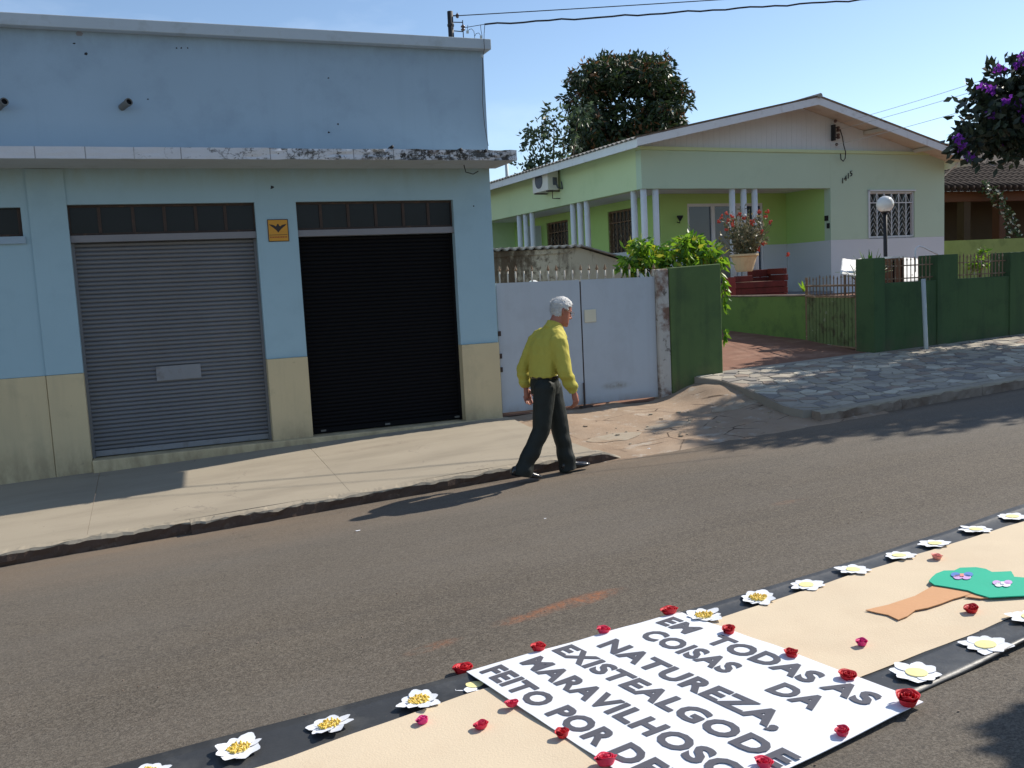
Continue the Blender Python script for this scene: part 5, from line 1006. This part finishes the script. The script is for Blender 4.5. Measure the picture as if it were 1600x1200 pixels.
# ---- quilled paper roses
def rose_mesh(seed, turns=4.6):
    rnd = random.Random(seed); m = MB(); N = int(turns*22); H = 5
    for i in range(N+1):
        t = i/N; a = t*turns*6.283; r0 = (.006+.042*t**.95)*(1+.05*math.sin(a*2.3+seed)); h = .044-.006*t + .005*math.sin(a*1.7+seed) + .003*math.sin(a*4.1+seed*2)
        for j in range(H+1):
            u = j/H; rr = r0*(.68+.34*u**.75) + (.004*t if j == H else 0); m.v.append((rr*math.cos(a), rr*math.sin(a), .001+h*u-(.002*t if j == H else 0)))
    m.f = [(i*(H+1)+j, (i+1)*(H+1)+j, (i+1)*(H+1)+j+1, i*(H+1)+j+1) for i in range(N) for j in range(H)]; m.m = [0]*len(m.f); me = m.mesh('rose', smooth=True); return me
RMES = {}
def rose(p, key, s, tilt, label, dz=.03):
    v_ = random.randrange(7)
    if (key, v_) not in RMES: RMES[(key, v_)] = rose_mesh(v_*3.1+.7); RMES[(key, v_)].materials.append(M[key])
    o = bpy.data.objects.new('paper_rose', RMES[(key, v_)]); COL.objects.link(o); ground_frame(o, gp(*p, dz), random.uniform(0, 6), tilt); o.scale = (s*random.uniform(.84, 1.08), s*random.uniform(.84, 1.08), s*random.uniform(.75, 1.05))
    if not o.modifiers: sm_ = o.modifiers.new('solid', 'SOLIDIFY'); sm_.thickness = .0012
    tag(o, label, 'paper rose', 'paper roses')
for p, key, s, dz, lab in (((724, 1052), 'rosered', 1.08, .004, 'large red paper rose at the far left corner of the banner'), ((842, 1017), 'rosered', .80, .0245, 'red paper rose on the far banner edge above MARAVILHOSO'), ((943, 989), 'rosecrim', .74, .0245, 'red paper rose on the far banner edge above NATUREZA'),
      ((1047, 959), 'rosered', .92, .0245, 'red paper rose at the far right corner of the banner'), ((1140, 990), 'rosered', .78, .0245, 'red paper rose on the right banner edge before TODAS'), ((1237, 1026), 'rosered', .74, .0245, 'red paper rose on the banner edge touching the letters DA of TODAS'), ((1324, 1060), 'rosered', .76, .0245, 'red paper rose on the banner edge above the letter A of AS'),
      ((1418, 1100), 'rosered', 1.12, .0245, 'largest red paper rose at the near right corner of the banner'), ((1317, 1148), 'rosecrim', .66, .0245, 'red paper rose on the near banner edge below the large corner rose'), ((1194, 1198), 'rosecrim', .70, .0245, 'red paper rose at the bottom on the near edge by the letters DE'), ((800, 1103), 'rosecrim', .64, .0245, 'crimson paper rose on the left banner edge near FEITO'),
      ((880, 1151), 'rosered', .68, .0245, 'red paper rose on the left banner edge over the O of POR'), ((946, 1195), 'rosecrim', .80, .0245, 'crimson paper rose at the bottom on the left banner edge'), ((752, 1137), 'rosecrim', .64, .0175, 'crimson paper rose alone on the sand cloth left of the banner'), ((661, 1130), 'rosemag', .58, .0175, 'magenta paper rose on the sand cloth at the left'),
      ((1347, 1008), 'rosemag', .58, .0175, 'magenta paper rose on the sand cloth right of the banner'), ((1464, 873), 'rosepink', .68, .0175, 'pale pink paper rose near the far strip'), ((1519, 956), 'rosered', .72, .0175, 'red paper rose below the cut-out tree')):
    rose(p, key, s*.96, (random.uniform(-.08, .18), random.uniform(-.15, .15)), lab, dz)
# litter on the road
for k, (p, s, lab) in enumerate((((1014, 704), .05, 'crumpled white paper scrap at the end of the kerb'), ((852, 810), .014, 'tiny white scrap on the asphalt below the walking man'), ((560, 829), .022, 'flat pale scrap on the asphalt by the shadow tip'))):
    c = gp(*p, .004); m = MB(); pts = []
    for i in range(8): a = 6.283*i/8; pts.append((c.x+s*random.uniform(.5, 1.2)*math.cos(a), c.y+s*.7*random.uniform(.5, 1.2)*math.sin(a), c.z+random.uniform(0, s*(.5 if k == 0 else .1))))
    m.add(pts+[(c.x, c.y, c.z+s*(.55 if k == 0 else .12))], [(i, (i+1) % 8, 8) for i in range(8)]); o = build('paper_scrap', m, M['paper']); tag(o, lab, 'litter')
gm_ = MB()
for k in range(260):
    x, y = random.uniform(-1, 9), random.uniform(1.6, 7.85)
    if interp(x, NO) < y < interp(x, FO)+.05: continue
    z = road_z(x, y); s = random.uniform(.002, .005); gm_.prism([(x+s*math.cos(a), y+s*math.sin(a)) for a in (0, 1.6, 3, 4.5)], z-.002, z+s)
o = build('grit', gm_, M['kerb'], kind='stuff'); tag(o, 'loose pale grit scattered over the asphalt', 'grit')
# ================================================================== the walking man
def fuse(name, mb, mats, voxel, parent=None, smooth_it=4, origin=(0, 0, 0), disp=None):
    me = mb.mesh('tmp', origin); ob = bpy.data.objects.new('tmp', me); COL.objects.link(ob)
    bm = bmesh.new(); bm.from_mesh(me); bmesh.ops.recalc_face_normals(bm, faces=bm.faces); bm.to_mesh(me); bm.free()
    r = ob.modifiers.new('r', 'REMESH'); r.mode = 'VOXEL'; r.voxel_size = voxel; r.use_smooth_shade = True
    if smooth_it: s = ob.modifiers.new('s', 'SMOOTH'); s.factor = .5; s.iterations = smooth_it
    dg = bpy.context.evaluated_depsgraph_get(); out = bpy.data.meshes.new_from_object(ob.evaluated_get(dg)); bpy.data.objects.remove(ob); out.name = name; out.materials.clear()
    if disp:
        nv = [v.normal.copy() for v in out.vertices]
        for v, nn in zip(out.vertices, nv): v.co += nn*disp(v.co)
    out.polygons.foreach_set('use_smooth', [True]*len(out.polygons)); out.update()
    return link(name, out, mats, parent)
MC = Vector((3.37, 7.66, 0)); GZ0 = road_z(3.37, 7.66)
def mj(px, py, Y): return wp(px, py, Y)
# joints: near side (right limbs) Y<7.66, far side (left limbs) Y>7.66
pel = mj(851, 600, 7.66); chest = mj(855, 547, 7.66); nkb = mj(865, 510, 7.66); hc = mj(877, 487, 7.66)
shR, shL = mj(873, 535, 7.50), mj(837, 534, 7.82)
elR, wrR = mj(883, 583, 7.42), mj(897, 614, 7.44); elL, wrL = mj(818, 576, 7.90), mj(822, 607, 7.90)
hpR, hpL = mj(851, 606, 7.57), mj(860, 606, 7.74); knR, knL = mj(846, 671, 7.56), mj(876, 676, 7.74); anR, anL = mj(817, 738, 7.58), mj(889, 728, 7.72)
FWD = Vector((1, .06, 0)).normalized(); LFT = Vector((-.06, 1, 0)).normalized()
def ring_loft(m, rings, seg=20, mi=0):      # rings: (center, halfdepth vector, halfwidth vector)
    vs = []
    for c, a, b in rings:
        for k in range(seg):
            an = 2*math.pi*k/seg; ca, sa = math.cos(an), math.sin(an); e = .82
            vs.append(c + a*(math.copysign(abs(ca)**e, ca)) + b*(math.copysign(abs(sa)**e, sa)))
    n = len(rings); fs = [(i*seg+k, i*seg+(k+1) % seg, (i+1)*seg+(k+1) % seg, (i+1)*seg+k) for i in range(n-1) for k in range(seg)]
    fs += [tuple(range(seg-1, -1, -1)), tuple((n-1)*seg+k for k in range(seg))]; m.add(vs, fs, mi)
def capsule(m, pts, rs, seg=12):
    pts = [Vector(p) for p in pts]; m.tube(pts, list(rs), seg); m.sphere(pts[0], rs[0]*.98, seg, 8); m.sphere(pts[-1], rs[-1]*.98, seg, 8)
TW = R(24); tf = Vector((math.cos(TW), math.sin(TW), 0)); tl_ = Vector((-math.sin(TW), math.cos(TW), 0))
HYW, HPT = R(4), R(17)
hf = Vector((math.cos(HYW)*math.cos(HPT), math.sin(HYW)*math.cos(HPT), -math.sin(HPT))); hl = Vector((-math.sin(HYW), math.cos(HYW), 0)); hu = hf.cross(hl).normalized()
def H(x, y, z): return hc + hf*x + hl*y + hu*z
HR_ = [(-.128, .066, .030, .020), (-.118, .086, .0, .040), (-.095, .094, -.030, .054), (-.065, .091, -.055, .062), (-.03, .088, -.078, .068), (0, .085, -.093, .072), (.03, .090, -.100, .075), (.06, .088, -.100, .074), (.09, .072, -.084, .062), (.112, .046, -.056, .043), (.124, .012, -.022, .016)]
def torso(m, ex, shirt=False):
    def rg(c, d, w_, f_, l_): return (c, f_*(d+ex), l_*(w_+ex))
    up = (chest-pel); rr = []
    for t, d, w_, tw in (((.10, .090, .132, .3), (.20, .094, .136, .35), (.27, .108, .148, .45)) if shirt else ((-.10, .085, .125, .3), (0.05, .10, .14, .4))) + ((.38, .110, .150, .55), (.6, .108, .148, .75), (.9, .110, .160, .95), (1.15, .108, .172, 1), (1.36, .095, .168, 1), (1.52, .078, .140, 1), (1.64, .066, .098, 1), (1.72, .060, .075, 1)):
        c = pel + up*t if t <= 1 else pel + up + (nkb-chest)*((t-1)/.70)
        a = TW*tw; f_ = Vector((math.cos(a), math.sin(a), 0)); l_ = Vector((-math.sin(a), math.cos(a), 0)); rr.append(rg(c - f_*.01, d, w_, f_, l_))
    ring_loft(m, rr, 24)
body = MB(); torso(body, -.02)
seg = 24; vs = []
for z, xf, xb, w_ in HR_:
    for k in range(seg):
        an = 2*math.pi*k/seg; c_, s_ = math.cos(an), math.sin(an); xm, xr = (xf+xb)/2, (xf-xb)/2; vs.append(H(xm+xr*math.copysign(abs(c_)**.85, c_), w_*math.copysign(abs(s_)**.9, s_), z))
body.add(vs, [(i*seg+k, i*seg+(k+1) % seg, (i+1)*seg+(k+1) % seg, (i+1)*seg+k) for i in range(len(HR_)-1) for k in range(seg)] + [tuple(range(seg-1, -1, -1)), tuple((len(HR_)-1)*seg+k for k in range(seg))])
body.tube([H(.082, 0, .012), H(.098, 0, -.012), H(.113, 0, -.036), H(.100, 0, -.046)], [.008, .011, .015, .010], 10); body.sphere(H(.098, .012, -.042), .010, 8, 6); body.sphere(H(.098, -.012, -.042), .010, 8, 6)
body.sphere(H(.088, 0, -.068), (.012, .022, .006), 10, 6); body.sphere(H(.086, 0, -.080), (.012, .020, .007), 10, 6); body.sphere(H(.082, 0, -.112), (.018, .022, .016), 10, 8)
for s in (1, -1):
    body.sphere(H(.078, s*.030, .022), (.014, .026, .008), 8, 6); body.tube([H(-.018, s*.070, .028), H(-.030, s*.082, .012), H(-.028, s*.083, -.012), H(-.014, s*.074, -.034)], [.012, .014, .012, .009], 8)
body.tube([nkb - Vector((0, 0, .05)), nkb+Vector((.015, 0, .02)), H(-.02, 0, -.07), H(-.02, 0, -.03)], [.070, .062, .060, .064], 16)
for sh_, el, wr in ((shR, elR, wrR), (shL, elL, wrL)): capsule(body, [sh_, el], [.042, .036]); capsule(body, [el, wr], [.036, .026])
for h_, k_, a_ in ((hpR, knR, anR), (hpL, knL, anL)): capsule(body, [h_, k_], [.075, .052]); capsule(body, [k_, a_], [.050, .036])
def hand(m, wr, d, side, curl):              # d: pointing direction, side: thumb side direction
    d = d.normalized(); nrm = d.cross(side).normalized(); side = nrm.cross(d).normalized()
    pc = wr + d*.045; m.tube([wr-d*.02, wr+d*.005, wr+d*.05, wr+d*.088], [.024, .026, .030, .028], 10, True, 0, None)
    for i, (o_, l_) in enumerate(((.030, .070), (.010, .080), (-.011, .074), (-.031, .058))):
        b = wr + d*.080 + side*o_; p1 = b + d*l_*.45 - nrm*curl*.012; p2 = p1 + d*l_*.30 - nrm*curl*.026; p3 = p2 + d*l_*.14 - nrm*curl*.026
        m.tube([b-d*.012, b, p1, p2, p3], [.0095, .0098, .0090, .0084, .0065], 8); m.sphere(p3, .0066, 8, 6)
    t0 = wr + d*.018 + side*.022; t1 = t0 + d*.030 + side*.022 - nrm*.010*curl; t2 = t1 + d*.030 + side*.006 - nrm*.012*curl
    m.tube([t0, t1, t2], [.0135, .0115, .0085], 8); m.sphere(t2, .0085, 8, 6)
hand(body, wrR, Vector((.22, .05, -1)), Vector((.8, .3, 0)), 1.3); hand(body, wrL, Vector((.12, 0, -1)), Vector((1, -.2, 0)), -1.2)
for a_, toe in ((anR, None), (anL, None)): pass
man = fuse('person', body, M['skin'], .0055, None, 3, tuple((MC.x, MC.y, GZ0)))
man.location = (MC.x, MC.y, GZ0); MO = (MC.x, MC.y, GZ0); ORIG[man.name] = MO
tag(man, 'white-haired man in yellow shirt and dark trousers walking beside the kerb', 'person')
def wrk(sc_, amp, st=(1, 1, 1)): return lambda co: amp*noise.noise((co.x*sc_*st[0], co.y*sc_*st[1], co.z*sc_*st[2])) + amp*.5*noise.noise((co.x*sc_*2.3, co.y*sc_*2.3, co.z*sc_*1.6+4))
# shirt: torso tucked at the waist, long sleeves bunched at the cuff, collar
st_ = MB(); torso(st_, .014, True)
for s, sh_, el, wr in ((-1, shR, elR, wrR), (1, shL, elL, wrL)):
    fa = (wr-el); inn = (nkb-sh_)
    capsule(st_, [sh_+inn*.35+Vector((0, 0, .004)), sh_+inn*.02, sh_.lerp(el, .45), el], [.072, .082, .075, .068], 14)
    capsule(st_, [el, el.lerp(wr, .45), el.lerp(wr, .70)], [.068, .062, .056], 14)
    q = el.lerp(wr, .62); st_.tube([q-fa.normalized()*.02, q, q+fa.normalized()*.02], [.048, .062, .050], 14)
    st_.tube([el.lerp(wr, .72), el.lerp(wr, .95)], [.040, .041], 14)
st_.tube([nkb-Vector((.02, 0, .03)), nkb+Vector((.002, 0, .012)), nkb+Vector((.012, 0, .042))], [.088, .078, .073], 18)
def shirt_disp(co):
    z = co.z; d = wrk(10, .008, (1, 1, .4))(co) + .004*noise.noise((co.x*22+co.z*14, co.y*22, co.z*9)) + .009*max(0, noise.noise((co.x*20, co.y*20, co.z*3.2+2)))
    if z < 1.13: d += .010*max(0, noise.noise((co.x*16, co.y*16, co.z*4))) * min(1, (1.13-z)/.2)
    if z < .98: d += .010*math.sin((z-.93)*70)*.4
    return d
sh_o = fuse('shirt', st_, M['shirt'], .008, man, 2, MO, shirt_disp)
# trousers
tr_ = MB(); up = (chest-pel).normalized()
ring_loft(tr_, [(pel-Vector((0, 0, .09)), FWD*.118, LFT*.150), (pel-Vector((0, 0, .02)), FWD*.122, LFT*.158), (pel+Vector((0, 0, .05)), FWD*.116, LFT*.152), (pel+Vector((.005, 0, .098)), FWD*.114, LFT*.152)], 22)
for h_, k_, a_, k2 in ((hpR, knR, anR, .1), (hpL, knL, anL, -.1)):
    capsule(tr_, [h_+Vector((0, 0, .0)), h_.lerp(k_, .4), k_], [.108, .098, .083], 16)
    capsule(tr_, [k_, k_.lerp(a_, .5)], [.083, .080], 16); tr_.tube([k_.lerp(a_, .4), k_.lerp(a_, .8)+Vector((-.012, 0, 0)), a_+Vector((-.004, 0, -.035))], [.080, .082, .090], 16)
tro = fuse('trousers', tr_, M['trouser'], .008, man, 3, MO, lambda co: wrk(9, .007, (1, 1, .5))(co) + (.006*math.sin(co.z*38+co.x*9)*max(0, min(1, (.42-co.z)/.3)) if co.z < .42 else 0))
bl = MB(); ring_loft(bl, [(pel+Vector((.003, 0, .060)), FWD*.124, LFT*.160), (pel+Vector((.005, 0, .090)), FWD*.122, LFT*.159)], 26); build('belt', bl, M['belt'], man, smooth=True)
# shoes
def shoe(heel, d, pitch):
    d = d.normalized(); l_ = Vector((-d.y, d.x, 0)).normalized(); u = d.cross(l_).normalized(); u = u if u.z > 0 else -u; m = MB()
    def S(x, w_, h0, h1): return (heel + d*x + u*((h0+h1)/2), u*((h1-h0)/2), l_*w_)
    ring_loft(m, [S(-.012, .018, .012, .05), S(.0, .032, .0, .085), (heel+d*.045+u*.05, u*.052, l_*.038), S(.10, .037, -.002, .092), S(.15, .042, -.002, .070), S(.20, .049, -.002, .056), S(.25, .046, .0, .046), S(.285, .030, .004, .034), S(.298, .012, .010, .024)], 16)
    o = fuse('shoe', m, M['leather'], .006, man, 3, MO)
    sl_ = MB(); pts = [(-.014, .0), (0, .036), (.06, .036), (.11, .035), (.2, .052), (.25, .049), (.29, .030), (.304, 0)]
    poly = [heel+d*x+l_*y for x, y in pts]+[heel+d*x-l_*y for x, y in pts[::-1][1:-1]]; sl_.extr([p-u*.010 for p in poly], u*.014); build('sole', sl_, M['black'], o)
    sl2 = MB(); sl2.extr([heel+d*x+l_*y-u*.024 for x, y in ((-.012, -.028), (.06, -.032), (.06, .032), (-.012, .028))], u*.015); build('heel_block', sl2, M['black'], o)
def gz(p, h): return Vector((p.x, p.y, road_z(p.x, p.y)+h))
tR = zp(842, 752, 0); toeR = gz(Vector((3.225, 7.585, 0)), .012); heelR = gz(Vector((2.945, 7.60, 0)), .085); shoe(heelR, toeR-heelR, 0)
heelL = gz(Vector((3.505, 7.70, 0)), .022); toeL = gz(Vector((3.80, 7.72, 0)), .028); shoe(heelL, toeL-heelL, 0)
# hair
hr = MB(); rr_ = random.Random(3)
def skull(th, ph):                           # direction on the head -> point
    z = .124*math.sin(ph); xs_ = [(r_[0], r_[1:]) for r_ in HR_]
    xf, xb, w_ = [interp(z, [(q[0], q[1+i]) for q in HR_]) for i in range(3)]; return ((xf+xb)/2+(xf-xb)/2*math.cos(th), w_*math.sin(th), z)
for k in range(3200):
    th = rr_.uniform(-math.pi, math.pi); z = rr_.uniform(-.07, .124); ph = math.asin(z/.124*.999); x, y, z = skull(th, ph)
    jt = rr_.uniform(-.012, .012); ok = z > .078+jt*.5 or (x < -.035+jt and z > -.058+jt) or (x < .020+jt and z > .024) or (x < .05+jt and z > .056)
    if not ok: continue
    out = .001 + (.005 if z > .05 else 0) + rr_.uniform(0, .003); n_ = Vector((x, y, z)).normalized(); hr.sphere(H(x+n_.x*out, y+n_.y*out, z+n_.z*out), rr_.uniform(.007, .011), 6, 5)
fuse('hair', hr, M['hair'], .004, man, 3, MO, wrk(45, .004, (.6, 1, .6)))
wisp = MB()
for k in range(1000):
    th = rr_.uniform(-math.pi, math.pi); z = rr_.uniform(-.05, .12); x, y, z = skull(th, math.asin(z/.125))
    if not (z > .07 or (x < -.03 and z > -.05)): continue
    n_ = Vector((x, y, z)).normalized(); p = H(x*1.07, y*1.09, z*1.06); e = p + (hf*(n_.x*.3-.8)+hl*n_.y*.35+hu*(n_.z*.25-.25)).normalized()*rr_.uniform(.012, .032); wisp.tube([p, p.lerp(e, .5)+Vector((n_.x, n_.y, n_.z))*.002, e], [.0016, .0013, .0004], 3)
build('hair_wisps', wisp, M['hair'], man)
# glasses and eyes
gs = MB()
for s in (1, -1):
    c = H(.108, s*.034, .004); gs.tube([c+hl*(.022*math.cos(a))+hu*(.017*math.sin(a)) for a in [6.283*i/14 for i in range(15)]], .0018, 5); gs.tube([c+hl*(s*.022)+hu*.006, H(.06, s*.076, .010), H(-.03, s*.082, .012)], .0018, 5)
gs.tube([H(.108, .012, .006), H(.112, 0, .008), H(.108, -.012, .006)], .0018, 5)
gl_ = build('glasses', gs, M['lens'], man)
for s in (1, -1): build('eye', MB().sphere(H(.078, s*.031, .004), .011, 10, 8), M['signink'], man)
